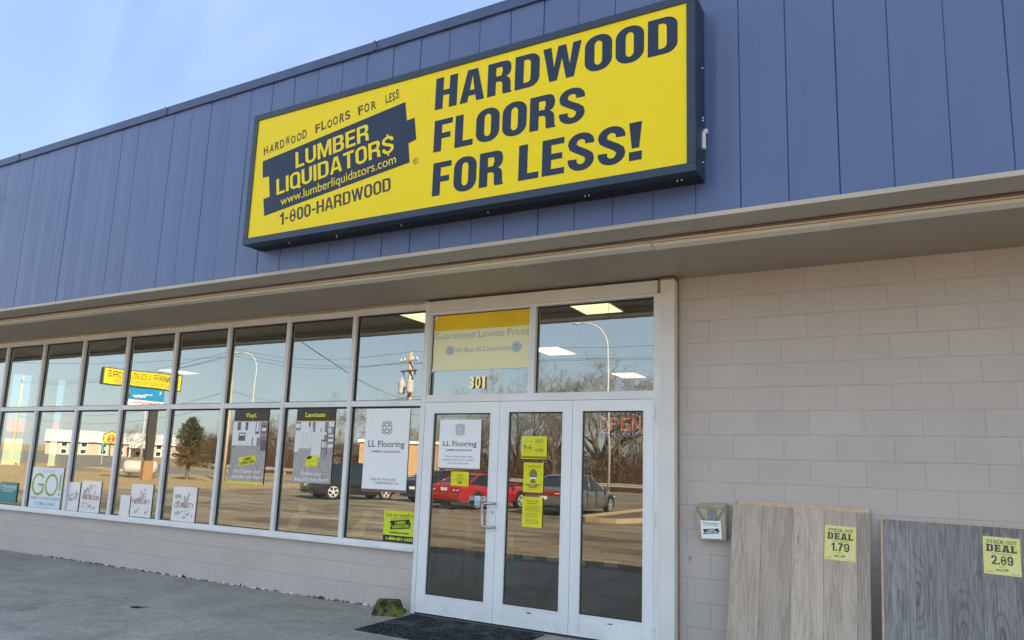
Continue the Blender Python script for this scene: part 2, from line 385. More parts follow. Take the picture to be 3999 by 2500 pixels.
def glyph(ch, t=.265, h=.17):
    """condensed grotesque capitals, cap height 1; t stem, h bar. Returns width and closed loops"""
    if ch == 'H': w = .74; m = h/2; return w, [[(0,0),(t,0),(t,.5-m),(w-t,.5-m),(w-t,0),(w,0),(w,1),(w-t,1),(w-t,.5+m),(t,.5+m),(t,1),(0,1)]]
    if ch == 'A': w = .80; k = t*.97; a = .235+.165*(1-t/.265)*.8; return w, [[(0,0),(k,0),(k+.035,.19),(w-k-.035,.19),(w-k,0),(w,0),(w-a,1),(a,1)], [(k+.068,.19+h),(w-k-.068,.19+h),(.40,.82)]]
    if ch == 'D': w = .74; return w, [rrect(0,0,w,1,.30,.26,8,(1,0,0,1)), rrect(t,h*.93,w-t,1-h*.93,min(.30-t*.7,.12),.12,5,(1,0,0,1))]
    if ch in 'OQ0':
        w = .74 if ch != '0' else .66; o = [rrect(0,-.012,w,1.012,.34 if ch != '0' else .31,.30,9), rrect(t,h*.93,w-t,1-h*.93,max(.34-t*.9,.07),.13,6)]
        if ch == 'Q': o.append([(.44,.02),(.70,-.10),(.80,.02),(.62,.12)])
        return w, o
    if ch == 'R':
        w = .76
        o = [(0,0),(t,0),(t,.40),(.36,.40),(.43,.385),(.73-t,.33),(.735-t,.25),(.74-t,.08),(w-t,0),(w,0),(w,.03),(.735,.07),(.73,.14),(.725,.30),(.70,.42),(.63,.49),(.58,.51),(.66,.55),(.715,.62),(.735,.73),(.725,.85),(.68,.94),(.60,.985),(.50,1),(0,1)]
        return w, [o, [(t,.40+h),(.44,.40+h),(.70-t,.61),(.735-t,.70),(.72-t,.80),(.44,1-h),(t,1-h)]]
    if ch == 'B':
        w = .74
        o = [(0,0),(.48,0),(.60,.02),(.69,.08),(.735,.18),(.74,.29),(.71,.42),(.64,.49),(.59,.515),(.66,.56),(.70,.64),(.71,.74),(.695,.86),(.64,.95),(.56,.985),(.46,1),(0,1)]
        return w, [o, [(t,h*.93),(.44,h*.93),(.70-t,.18),(.735-t,.28),(.70-t,.40),(.44,.44),(t,.44)], [(t,.44+h*.8),(.42,.44+h*.8),(.67-t,.63),(.70-t,.72),(.67-t,.81),(.42,1-h*.93),(t,1-h*.93)]]
    if ch == 'W': w = 1.10; k = t*.83; return w, [[(.31-k/2,0),(.31+k/2,0),(.55,.62),(.79-k/2,0),(.79+k/2,0),(w,1),(w-k*1.09,1),(.775,.40),(.55+k/2,1),(.55-k/2,1),(.325,.40),(k*1.09,1),(0,1)]]
    if ch == 'M': w = .94; k = t*.92; return w, [[(0,0),(k,0),(k,.68),(.47-k*.36,0),(.47+k*.36,0),(w-k,.68),(w-k,0),(w,0),(w,1),(w-k*1.32,1),(.47,.36),(k*1.32,1),(0,1)]]
    if ch == 'F': w = .62; return w, [[(0,0),(t,0),(t,.40),(.56,.40),(.56,.40+h),(t,.40+h),(t,1-h),(w,1-h),(w,1),(0,1)]]
    if ch == 'L': w = .60; return w, [[(0,0),(w,0),(w,h*1.05),(t,h*1.05),(t,1),(0,1)]]
    if ch == 'E': w = .64; return w, [[(0,0),(w,0),(w,h),(t,h),(t,.505-h/2),(.58,.505-h/2),(.58,.505+h/2),(t,.505+h/2),(t,1-h),(w-.01,1-h),(w-.01,1),(0,1)]]
    if ch == 'T': w = .70; return w, [[(.35-t/2,0),(.35+t/2,0),(.35+t/2,1-h),(w,1-h),(w,1),(0,1),(0,1-h),(.35-t/2,1-h)]]
    if ch == 'I': return t, [[(0,0),(t,0),(t,1),(0,1)]]
    if ch == 'U': w = .74; c = [(t/2,1),(t/2,.30)]+arcp(w/2,.30,(w-t)/2,.30-h/2,180,360,12)[1:]+[(w-t/2,1)]; return w, [stroke(c,t,h)]
    if ch == 'K': w = .78; return w, [[(0,0),(t,0),(t,.34),(t+.07,.45),(w-t*1.15,0),(w+.02,0),(.46,.63),(w,1),(w-t*1.1,1),(t,.56),(t,1),(0,1)]]
    if ch == 'C': w = .72; c = arcp(w/2,.72,(w-t)/2,.292-h/2,-8,180,10)+arcp(w/2,.28,(w-t)/2,.292-h/2,180,368,10); return w, [stroke(c,t,h)]
    if ch == '!': w = t*1.24; return w, [[(0,0),(w,0),(w,.23),(0,.23)], [(.07,.32),(w-.07,.32),(w,1),(0,1)]]
    if ch == '.': return t, [[(0,0),(t,0),(t,.2),(0,.2)]]
    if ch == '-': return .40, [[(.02,.36),(.38,.36),(.38,.36+h),(.02,.36+h)]]
    if ch == '1': return .44, [[(.44-t,0),(.44,0),(.44,1),(.47-t,1),(.36-t,.88),(0,.82),(0,.69),(.44-t,.69)]]
    if ch == '7': return .64, [[(.10,0),(.10+t,0),(.46,.52),(.64,.84),(.64,1),(0,1),(0,1-h*1.1),(.36,1-h*1.1),(.20,.50)]]
    if ch in 'S$':
        w = .73; k = t*.95; cx = w/2; a = (w-k)/2
        c = arcp(cx,.735,a,.277-h/2,-12,180,10)+[(cx-a*.93,.655),(cx-a*.55,.585),(cx,.51),(cx+a*.55,.435),(cx+a*.95,.35)]+arcp(cx,.275,a,.287-h/2,0,-192,10)
        o = [stroke(c,k,h*1.03)]
        if ch == '$': o += [[(cx-.05,1.02),(cx+.05,1.02),(cx+.05,1.14),(cx-.05,1.14)], [(cx-.05,-.14),(cx+.05,-.14),(cx+.05,-.02),(cx-.05,-.02)]]
        return w, o
    if ch == '2': w = .66; k = t*.95; a = (w-k)/2; c = arcp(w/2,.70,a,.31-h/2,190,0,12)+[(w-k/2-.01,.60),(w*.70,.42),(w*.40,.25),(w*.24,.12)]; return w, [stroke(c,k,h), [(0,0),(w,0),(w,h),(.40,h+.001),(.06,.14),(0,.08)]]
    if ch == '8': w = .68; return w, [[(.34+.5*.68*math.cos(R(a))*(.93 if math.sin(R(a)) > 0 else 1)*(1-.16*math.exp(-((math.sin(R(a))*.5-.03)/.07)**2)), .5+.512*math.sin(R(a))*(1 if abs(math.sin(R(a))) > .9 else 1)) for a in range(0, 360, 8)], rrect(t*.95,.10+.02,w-t*.95,.43,(w-t*1.9)*.48,.13,5), rrect(t,.575,w-t,.88,(w-t*2)*.48,.12,5)]
    if ch in '96':
        w = .68; k = t*.95; a = (w-k)/2
        o = [rrect(0,.36,w,1.012,.32,.28,9), rrect(k,.36+h*.8,w-k,1-h*.9,(w-2*k)*.48,.12,6)]
        c = [(w-k/2,.62),(w-k/2,.34)]+arcp(w/2,.30,a,.30-h/2,0,-170,10)
        st = stroke(c, k, h)
        outer = [(w,.68)]+[(w,.30)]+arcp(w/2,.30,w/2,.312,0,-180,12)[1:]+[(k,.30)]+arcp(w/2,.30,w/2-k,.30-h,-180,0,8)[1:]+[(w-k,.40)]
        # bowl outline merged with the tail
        o = [arcp(w/2,.70,w/2,.312,0,180,12)+[(0,.62)]+arcp(w/2,.62,w/2,.27,180,262,6)+[(w-k,.385),(w-k,.30)]+arcp(w/2,.30,w/2-k,.30-h*.9,0,-180,8)[1:]+[(0,.30)]+arcp(w/2,.30,w/2,.312,180,360,12)[1:], rrect(k,.36+h*.7,w-k,1-h*.9,(w-2*k)*.48,.12,6)]
        if ch == '6': o = [[(w-x, 1-y_) for x, y_ in lp] for lp in o]
        return w, o
_gc = {}
def heavy(bm, s, x0, x1, z, h, y, t=.265, th=.17, rot=0., gap=.095, mi=0, slab=0.):
    gs = []
    for ch in s:
        if ch == ' ': gs.append((None, .27)); continue
        k = (ch, t, th)
        if k not in _gc:
            wd, lp = glyph(ch, t, th); ex = [lp.pop()] if ch in 'Q2' else None
            _gc[k] = (wd, loops_geo(lp), loops_geo(ex) if ex else ([], []))
        gs.append((k, _gc[k][0]))
    tot = sum(g[1] for g in gs) + gap*(len(gs)-1); kx = (x1-x0)/tot; X = 0; c, sn = math.cos(rot), math.sin(rot)
    def put(px, py, dy=0.): return bm.verts.new((x0+px*c-py*sn, y+dy, z+px*sn+py*c))
    for k, wd in gs:
        if k:
            vs, fs = _gc[k][1]; out = [put((X+px*kx), py*h) for px, py in vs]
            for f in fs: bm.faces.new([out[i] for i in f]).material_index = mi
            out = [put((X+px*kx), py*h, -.0003) for px, py in _gc[k][2][0]]
            for f in _gc[k][2][1]: bm.faces.new([out[i] for i in f]).material_index = mi
            if slab:
                o = slab; tk = th*.8
                feet = {'T': [(.35-t, .35+t)], 'A': [(-o, t+o), (.8-t-o, .8+o)], 'K': [(-o, t+o), (.78-t-o, .80+o)], 'D': [(-o, t)], 'E': [(-o, t)], 'L': [(-o, t)], 'S': [], 'C': [], 'O': [], 'U': []}.get(k[0], [])
                heads = {'A': [(.12, .66)], 'K': [(-o, t+o), (.5, .82+o)], 'D': [(-o, t)], 'E': [(-o, t)], 'L': [(-o, t+o)], 'U': [(-o, t+o), (.74-t-o, .74+o)]}.get(k[0], [])
                drop = [(0, .12)] if k[0] in 'T' else []
                for a, b in feet: bm.faces.new([put((X+q*kx), r*h, -.0003) for q, r in ((a, 0), (b, 0), (b, tk), (a, tk))]).material_index = mi
                for a, b in heads: bm.faces.new([put((X+q*kx), r*h, -.0003) for q, r in ((a, 1-tk), (b, 1-tk), (b, 1), (a, 1))]).material_index = mi
                if k[0] == 'T':
                    for a, b in ((0, .12), (.58, .70)): bm.faces.new([put((X+q*kx), r*h, -.0003) for q, r in ((a, .70), (b, .70), (b, .9), (a, .9))]).material_index = mi
                if k[0] in 'EL': bm.faces.new([put((X+q*kx), r*h, -.0003) for q, r in ((wd-.13, 0), (wd, 0), (wd, .34), (wd-.13, .34))]).material_index = mi
                if k[0] == 'E': bm.faces.new([put((X+q*kx), r*h, -.0003) for q, r in ((wd-.13, .68), (wd-.01, .68), (wd-.01, 1), (wd-.13, 1))]).material_index = mi
        X += (wd+gap)*kx
def faceout(bm):
    for f in bm.faces:
        f.normal_update()
        if f.normal.y > 0: f.normal_flip()
    return bm
LOGO = [(0.0, .535), (.0575, .535), (.0575, .32), (0.0, .30), (0, 0), (1-.045, 0), (1-.045, .30), (1, .30), (1, .60), (1-.045, .60), (1-.045, 1), (0, 1)]
def logo_poly(bm, cx, cz, wdt, hgt, y, rot=R(8), mi=0):
    lp = [(0,0),(.955,0),(.955,.31),(1,.31),(1,.66),(.955,.66),(.955,1),(0,1),(0,.70),(.045,.70),(.045,.31),(0,.31)]
    c, s = math.cos(rot), math.sin(rot)
    f = bm.faces.new([bm.verts.new((cx+((a-.5)*wdt)*c-((b-.5)*hgt)*s, y, cz+((a-.5)*wdt)*s+((b-.5)*hgt)*c)) for a, b in lp]); f.material_index = mi
def logo_text(bm, cx, cz, wdt, hgt, y, rot=R(8), mi=0, last='S', weight=.02):
    c, s = math.cos(rot), math.sin(rot)
    def at(a, b): return (cx+((a-.5)*wdt)*c-((b-.5)*hgt)*s, cz+((a-.5)*wdt)*s+((b-.5)*hgt)*c)
    for st, a0, a1, b0, hh in (('LUMBER', .26, .75, .53, .34), ('LIQUIDATOR'+last, .10, .91, .12, .34)):
        px, pz = at(a0, b0); heavy(bm, st, px, px+(a1-a0)*wdt, pz, hh*hgt, y, .21, .16, rot, .11, mi)

# ------------------------------------------------------------------ ground
def gz(x, y): return -.15 + .011*max(0., math.hypot(x, y)-70)
def lot_mat():
    n = N('worn_asphalt')
    st = n.noise(.55, 6, .6, .8, vec=n.map((.35, 1.6, 1), rot=(0, 0, .15)))
    fine = n.noise(30, 4)
    col = n.mix(n.rng(st, .35, .65), (.215, .18, .122), (.325, .27, .188))
    col = n.mix(n.rng(fine, .4, .7, 0, .5), col, (.10, .085, .065))
    tar = n.rng(n.noise(.25, 7, .68, 1.5, vec=n.map((.6, 1.4, 1))), .50, .60); col = n.mix(n.math('MULTIPLY', tar, .85), col, (.085, .07, .052))
    wet = n.rng(n.noise(.9, 7, .7, 1.0, vec=n.map((.35, 2.2, 1), loc=(5, 2, 0))), .50, .62, 0, .8); col = n.mix(wet, col, (.10, .08, .058))
    n.bump(fine, .3, .01); return n.fin(col, .85, spec=.2)
def grid_sheet(name, fn, mt, nu=24, nv=6):
    """fn(u,v) in 0..1 -> (x,y,z)"""
    bm = BM(); g = [[bm.verts.new(fn(i/nu, j/nv)) for j in range(nv+1)] for i in range(nu+1)]
    for i in range(nu):
        for j in range(nv): bm.faces.new((g[i][j], g[i+1][j], g[i+1][j+1], g[i][j+1]))
    fixn(bm)
    for f in bm.faces:
        f.normal_update()
        if f.normal.z < 0: f.normal_flip()
    return tag(obj(name, bm, mt), kind='structure')
def terrain(u, v):
    a = 2*math.pi*u; r = .001 + 1500*(v**3); x, y = r*math.cos(a), r*math.sin(a); return (x, y, gz(x, y)-.012 - (.25 if abs(y) < 20 and y > -4.5 and abs(x) < 30 else 0))
drygrass = mat('dry_winter_grass', (.36, .26, .12), (.26, .19, .085), 1.1, .95, bump=.5, bscale=14)
grid_sheet('ground', terrain, drygrass, 96, 40)
road_m = mat('grey_road_asphalt', (.15, .14, .12), (.19, .175, .145), .6, .85, stretch=(.2, 1.5, 1))
grid_sheet('parking_lot', lambda u, v: (-33+110*u, -4.72-30.3*v, -.15), lot_mat(), 4, 4)
def rail_y(x): # line of the guard rail
    return -54 + (x+20)*.05 if x > -75 else -56.8 + (x+75)*.75*.7
def road_near(x): return -36.5 + min(0, x+40)*.20
def road_far(x): return rail_y(x)+2.6
grid_sheet('road', lambda u, v: (lambda x: (lambda y: (x, y, gz(x, y)+.004))(road_near(x)*(1-v)+road_far(x)*v))(-260+400*u), road_m, 60, 10)
grid_sheet('side_road', lambda u, v: (lambda x, y: (x, y, gz(x, y)+.001))(-62-14*v-34*u, -36-30*u), road_m, 10, 3)
# front walk: concrete slabs with tooled joints
def concrete_mat():
    n = N('broom_finished_concrete')
    a = n.noise(1.2, 7, .6, .4); f = n.noise(26, 6, .7); g = n.noise(70, 3)
    col = n.mix(n.rng(a, .35, .66), (.46, .43, .38), (.33, .31, .275))
    col = n.mix(n.rng(f, .42, .62, 0, .58), col, (.235, .225, .205))
    col = n.mix(n.rng(g, .62, .74, 0, .5), col, (.42, .41, .39))
    st = n.rng(n.noise(.8, 6, .65, 1.2, vec=n.map((1, 1.7, 1), loc=(3, 1, 0))), .54, .68, 0, .45)
    col = n.mix(st, col, (.19, .182, .168))
    blot = n.rng(n.noise(3.2, 8, .72, .3), .50, .66, 0, .24); col = n.mix(blot, col, (.24, .23, .21))
    spk = n.rng(n.noise(46, 2, .5), .64, .70, 0, .55); col = n.mix(spk, col, (.10, .096, .09))
    crk = n.new('ShaderNodeTexVoronoi', feature='DISTANCE_TO_EDGE'); crk.inputs['Scale'].default_value = .42
    wv = n.new('ShaderNodeMixRGB', blend_type='ADD'); wv.inputs[0].default_value = .35; n.link(n.co, wv.inputs[1])
    nn = n.new('ShaderNodeTexNoise'); nn.inputs['Scale'].default_value = 2.2; nn.inputs['Detail'].default_value = 6; n.link(n.co, nn.inputs['Vector']); n.link(nn.outputs['Color'], wv.inputs[2])
    n.link(wv.outputs[0], crk.inputs['Vector']); ck = n.rng(crk.outputs['Distance'], 0, .004, .30, 0); col = n.mix(ck, col, (.08, .077, .07))
    sp = n.rng(n.noise(16, 2, .4), .70, .735, 0, .8); col = n.mix(sp, col, (.50, .49, .47))
    n.bump(f, .35, .008); return n.fin(col, .88, spec=.25)
MT['conc'] = concrete_mat()
bm = BM()
xs = [-26, -20.8, -17.8, -14.8, -11.8, -8.8, -5.8, -2.8, .2, 3.2, 6.2, 9.2, 14, 26]
for a, b in zip(xs[:-1], xs[1:]):
    for y0, y1 in ((-4.7, -2.32), (-2.312, -.04)):
        box(bm, a+.004, b-.004, y0, y1, -.4, -.01, bev=.006)
tag(obj('sidewalk', bm, MT['conc']), kind='structure')

# ------------------------------------------------------------------ the shop
shop = thing('store_building', 'single storey shop with grey painted block walls, window band and tall blue metal fascia', 'building')
def part(name, bm, mt, parent=shop, label=None, **k):
    o = obj(name, bm, mt, parent, **k)
    if label: o['label'] = label
    return o
bm = BM(); box(bm, -.078, 26, 0, .2, -.4, 3.2508); part('block_wall', bm, MT['block_r'], label='painted concrete block wall right of the doors')
bm = BM(); box(bm, -16.3, -2.815, -.05, .15, -.4, .603); part('knee_wall', bm, MT['block_l'], label='low painted block wall under the windows')
# soffit: panels with a seam
bm = BM()
for a, b in ((-26, -14.2), (-14.197, -8.1), (-8.097, -1.12), (-1.117, 4.97), (4.973, 26)): box(bm, a, b, -1.395, .3, 3.2515, 3.28)
part('soffit', bm, MT['soffit'])
bm = BM(); box(bm, -26, 26, -1.535, -1.275, 3.2445, 3.262); box(bm, -26, 26, -1.555, -1.537, 3.243, 3.275)
part('soffit_lip', bm, MT['soffit_lip'])
bm = BM(); tube(bm, [(-26, -1.246, 3.2385), (26, -1.246, 3.2385)], .010, 8); part('conduit', bm, MT['conduit'])
# fascia
bm = BM(); random.seed(3)
k = -60
while .493+.3105*k < 26:
    x0 = .493+.3105*k; x1 = x0+.3105; k += 1
    if x1 < -26: continue
    t1, t2 = random.uniform(-.0035, .0035), random.uniform(-.0035, .0035)
    n0 = len(bm.verts); x0 += .0013; x1 -= .0013
    pr = [(x0, -1.545), (x0+.004, -1.55+t1), (x0+.1, -1.5515+t1*.7), ((x0+x1)/2, -1.5525), (x1-.1, -1.5515+t2*.7), (x1-.004, -1.55+t2), (x1, -1.545)]
    ra = [bm.verts.new((x, y, 3.276)) for x, y in pr]; rm = [bm.verts.new((x, y+random.uniform(-.002, .002), 4.3)) for x, y in pr]; rb = [bm.verts.new((x, y, 5.33)) for x, y in pr]
    for A, B in ((ra, rm), (rm, rb)):
        for i in range(6): bm.faces.new((A[i], A[i+1], B[i+1], B[i]))
part('fascia', bm, MT['fascia'], label='blue vertical metal fascia panels')
bm = BM(); box(bm, -26, 26, -1.54, -1.38, 3.2635, 5.34); part('fascia_backing', bm, MT['gap'])
x = -2.52-3.02*8
while x < 26:
    bm = BM(); a, b = x, x+3.012
    prof = [(-1.562, 5.30), (-1.575, 5.305), (-1.572, 5.40), (-1.560, 5.408), (-1.2, 5.43), (-1.2, 5.31)]
    va = [bm.verts.new((a, y, z)) for y, z in prof]; vb = [bm.verts.new((b, y, z)) for y, z in prof]
    for i in range(len(prof)): bm.faces.new((va[i], va[(i+1) % 6], vb[(i+1) % 6], vb[i]))
    bm.faces.new(va[::-1]); bm.faces.new(vb); box(bm, b-.006, b+.03, -1.581, -1.577, 5.306, 5.402)
    fixn(bm); part('parapet_cap', bm, MT['cap']); x += 3.02
# shell of the shop
bm = BM(); box(bm, -26, 26, -1.19, 14, 4.2, 4.4); part('roof', bm, MT['gap'])
bm = BM(); box(bm, -26, 26, -.6, .2, 3.29, 4.19); part('bulkhead', bm, MT['gap'])
bm = BM(); box(bm, -16.5, 3.2, 11.8, 12, -.4, 4.19); box(bm, 3.0, 3.2, .21, 11.79, -.4, 4.19)
box(bm, -16.5, -16.3, 5.3, 11.79, -.4, 4.19); 
SIDE = ((2.66, 3.16), (3.68, 3.95), (4.22, 4.44))
for a, b in ((.2, 2.66), (3.1602, 3.6798), (3.9502, 4.2198), (4.4402, 5.2998)): box(bm, -16.5, -16.3, a, b, -.4, 4.19)
for a, b in SIDE: box(bm, -16.5, -16.3, a+.0002, b-.0002, -.4, 1.15); box(bm, -16.5, -16.3, a+.0002, b-.0002, 3.40, 4.19)
part('interior_wall', bm, MT['int_wall'])
bm = BM(); box(bm, -16.28, 2.98, .16, 11.78, -.3, .0); part('interior_floor', bm, MT['int_floor'])
bm = BM()
for i in range(16):
    for j in range(10):
        a, b = -16.2+1.22*i, .22+1.16*j
        if a > 2.9: continue
        box(bm, a+.008, min(a+1.212, 2.97), b+.008, b+1.152, 3.72, 3.75)
part('ceiling_tiles', bm, MT['int_ceil'])
for (x, y) in ((-1.98, 2.55), (-.1, 2.55), (-4.1, 5.75), (-3.9, 9.3), (-15.0, 5.95), (-4.6, 2.4)):
    bm = BM(); box(bm, x-.32, x+.32, y-.46, y+.46, 3.685, 3.715, 0); box(bm, x-.27, x+.27, y-.41, y+.41, 3.678, 3.682, 1)
    part('ceiling_light', bm, [MT['whitep'], MT['troffer']])

for x in (.6, -1.9, -4.4, -6.9, -9.4, -11.9, -14.4):          # unseen lamp row added right behind the shop front to brighten the interior
    bm = BM(); box(bm, x-.62, x+.62, .75, 1.35, 3.685, 3.715, 0); box(bm, x-.57, x+.57, .80, 1.30, 3.678, 3.682, 1)
    part('ceiling_light', bm, [MT['whitep'], MT['troffer']])

# ---- window band
FY, GY = -.09, -.045
ctr = [-3.831 - 1.0425*i for i in range(12)]
edges = [-2.812] + ctr                                   # from the doors to the left
_prg = random.Random(19)
def pane(bm, x0, x1, z0, z1, gy=GY):
    box(bm, x0, x1, gy, gy+.006, z0, z1, 1)
    ta, tb_ = _prg.uniform(0, .0014), _prg.uniform(0, .0014)      # panes never sit quite true in their gaskets
    quad(bm, [(x0+.0005, gy-.0003-ta, z0+.0005), (x1-.0005, gy-.0003-tb_, z0+.0005), (x1-.0005, gy-.0003-tb_-.0004, z1-.0005), (x0+.0005, gy-.0003-ta-.0004, z1-.0005)], 0)
for i in range(len(edges)-1):
    xr, xl = edges[i], edges[i+1]; hw = .027
    a = xl+hw; b = xr-(hw if i else .028)
    xL = xl; xR = xr if i else xr
    bm = BM()
    for (p, q) in ((xL+.0004, a), (b, xR-.0004)):
        box(bm, p, q, FY, -.02, .6055, 3.205, bev=.0025)
    box(bm, a+.0002, b-.0002, FY+.003, -.02, .6055, .664, bev=.0025)
    box(bm, a+.0002, b-.0002, FY+.004, -.02, 2.104, 2.166, bev=.0025)
    box(bm, a+.0002, b-.0002, FY+.003, -.02, 3.148, 3.205, bev=.0025)
    wnd = part('window', bm, MT['alu'])
    bm = BM(); # gasket round both openings
    for z0, z1 in ((.664, 2.104), (2.166, 3.148)):
        for bx in ((a, a+.022, z0, z1), (b-.008, b, z0, z1), (a+.022, b-.008, z0, z0+.009), (a+.022, b-.008, z1-.020, z1)):
            box(bm, bx[0], bx[1], GY-.008, GY-.002, bx[2], bx[3])
    obj('gasket', bm, MT['gasket'], wnd)
    for z0, z1 in ((.6645, 2.1035), (2.1665, 3.1475)):
        bm = BM(); pane(bm, a+.0005, b-.0005, z0, z1); obj('pane', bm, [MT['glass'], MT['clear']], wnd)
bm = BM(); box(bm, -16.3, -2.83, -.085, .1, 3.2065, 3.2505); part('window_head', bm, MT['soffit_lip'])
# weathered strip along the window head
bm = BM(); random.seed(5); x = -16.2
while x < -2.9:
    l = random.uniform(.3, .9); box(bm, x, min(x+l, -2.84), -.094-random.random()*.006, -.0852, 3.203, 3.212+random.random()*.014); x += l
part('head_caulk', bm, MT['cream'])
bm = BM(); box(bm, -16.3, -2.82, -.112, -.0905, .594, .6235, bev=.004); part('window_sill', bm, MT['alu'])
# side glazing at the far left end
for y0, y1 in SIDE:
    bm = BM(); y0 += .001; y1 -= .001
    for b in ((y0, y0+.02, 1.151, 3.399), (y1-.02, y1, 1.151, 3.399), (y0+.02, y1-.02, 1.151, 1.18), (y0+.02, y1-.02, 3.37, 3.399)):
        box(bm, -16.42, -16.36, b[0], b[1], b[2], b[3])
    sw = part('side_window', bm, MT['alu'])
    bm = BM(); box(bm, -16.396, -16.39, y0+.0205, y1-.0205, 1.1805, 3.3695); obj('pane', bm, MT['tintpane'], sw)

# ---- entrance
bm = BM(); box(bm, -.208, -.078, -.12, -.003, -.005, 3.222, bev=.004); part('corner_post', bm, MT['trim'], label='white boxed corner post beside the block wall')
bm = BM(); box(bm, -.212, -.070, -.126, -.002, 3.2235, 3.238); box(bm, -.0775, -.068, -.02, -.004, 0, 3.22); box(bm, -.236, -.2105, -.118, -.07, 3.105, 3.222); part('post_caulk', bm, MT['caulk'])
bm = BM(); box(bm, -.268, -.2085, -.108, 0, -.005, 3.104, bev=.003); part('door_jamb', bm, MT['alu'])
bm = BM(); box(bm, -2.810, -2.764, -.112, 0, -.005, 3.2, bev=.003); part('door_jamb', bm, MT['alu'])
bm = BM(); box(bm, -2.762, -.2375, -.116, 0, 3.109, 3.226, bev=.004); box(bm, -2.835, -2.7645, -.119, -.02, 3.2005, 3.228, bev=.004); part('entrance_header', bm, MT['trim'])
bm = BM(); box(bm, -2.7635, -.2685, -.106, 0, 2.137, 2.196, bev=.003); part('transom_bar', bm, MT['alu'])
for x0, x1, hang in ((-2.7635, -1.522, 0), (-1.521, -.2685, 1)):
    bm = BM(); a, b = x0+(.014 if not hang else .034), x1-(.034 if not hang else .008)
    box(bm, x0, a, -.100, -.01, 2.1965, 3.108, bev=.002); box(bm, b, x1, -.100, -.01, 2.1965, 3.108, bev=.002)
    box(bm, a, b, -.098, -.01, 2.1965, 2.213, bev=.002); box(bm, a, b, -.098, -.01, 3.082, 3.108, bev=.002)
    tw = part('transom_window', bm, MT['alu'])
    bm = BM()
    for bx in ((a, a+.012, 2.213, 3.082), (b-.006, b, 2.213, 3.082), (a+.012, b-.006, 3.066, 3.082)): box(bm, bx[0], bx[1], GY-.008, GY-.002, bx[2], bx[3])
    obj('gasket', bm, MT['gasket'], tw)
    bm = BM(); pane(bm, a+.0005, b-.0005, 2.2135, 3.0815); obj('pane', bm, [MT['glass'], MT['clear']], tw)
DG = -.078
def door(x0, x1, g0, g1, z0, z1, lab):
    bm = BM()
    for bx in ((x0, g0, .012, 2.134), (g1, x1, .012, 2.134)): box(bm, bx[0], bx[1], -.106, -.055, bx[2], bx[3], bev=.003)
    box(bm, g0+.0002, g1-.0002, -.1045, -.055, .012, z0, bev=.003); box(bm, g0+.0002, g1-.0002, -.1045, -.055, z1, 2.134, bev=.003)
    # glazing stops
    for bx in ((g0-.016, g0, z0-.016, z1+.016), (g1, g1+.016, z0-.016, z1+.016), (g0, g1, z0-.016, z0), (g0, g1, z1, z1+.016)):
        box(bm, bx[0], bx[1], -.1095, -.1062, bx[2], bx[3])
    d = part('door', bm, MT['door'], label=lab)
    bm = BM()
    for bx in ((g0, g0+.006, z0, z1), (g1-.006, g1, z0, z1), (g0+.006, g1-.006, z1-.012, z1), (g0+.006, g1-.006, z0, z0+.006)): box(bm, bx[0], bx[1], DG-.01, DG-.003, bx[2], bx[3])
    obj('gasket', bm, MT['gasket'], d)
    bm = BM(); pane(bm, g0+.0003, g1-.0003, z0+.0003, z1-.0003, DG); obj('pane', bm, [MT['glassdoor'], MT['clear']], d)
    bm = BM(); box(bm, x0+.002, x1-.002, -.104, -.06, .0, .011); obj('bottom_sweep', bm, MT['gasket'], d)
    return d
d1 = door(-2.762, -1.858, -2.648, -1.958, .193, 2.020, 'left door leaf with steel pull handle and lock')
d2 = door(-1.854, -1.064, -1.750, -1.164, .199, 2.027, 'fixed middle door leaf with yellow notices')
d3 = door(-1.060, -.270, -.960, -.366, .203, 2.031, 'right door leaf behind the lit open sign')
bm = BM(); tube(bm, [(-1.865, -.107, 1.132), (-1.865, -.150, 1.132), (-1.90, -.170, 1.132), (-1.945, -.170, 1.130), (-1.972, -.168, 1.112), (-1.974, -.168, 1.02), (-1.972, -.168, .928), (-1.945, -.170, .908), (-1.90, -.170, .905), (-1.865, -.150, .905), (-1.865, -.107, .905)], .0125, 10)
obj('handle', bm, MT['steel'], d1, smooth=True)
bm = BM(); lathe(bm, [(.016, 0), (.016, -.008), (.011, -.011), (.004, -.009)], (-1.894, -.1055, 1.045), 'y', 14); obj('lock_cylinder', bm, MT['steel'], d1)
bm = BM(); tube(bm, [(-2.66, -.02, 1.12), (-1.95, -.02, 1.12)], .018, 8); tube(bm, [(-2.66, -.05, 1.12), (-2.66, -.02, 1.12)], .016, 6); tube(bm, [(-1.95, -.05, 1.12), (-1.95, -.02, 1.12)], .016, 6); obj('push_bar', bm, MT['steel'], d1, smooth=True)
for d, x in ((d2, -1.463), (d3, -.66)):
    bm = BM(); lathe(bm, [(.03, 0), (.03, -.002), (.02, -.004)], (0, 0, 0), 'y', 16)
    for v in bm.verts: v.co.z = v.co.z*.32 + .158; v.co.x += x; v.co.y -= .105
    obj('badge', bm, MT['steel'], d)
bm = BM(); box(bm, -2.76, -.272, -.13, -.02, -.009, -.001); part('threshold', bm, MT['steel'])
for z in (.12, 1.08, 2.02):
    bm = BM(); lathe(bm, [(.010, -.06), (.010, .06)], (-.262, -.114, z), 'z', 8); obj('hinge', bm, MT['alu'], d3)
# base of wall: caulk crumbs

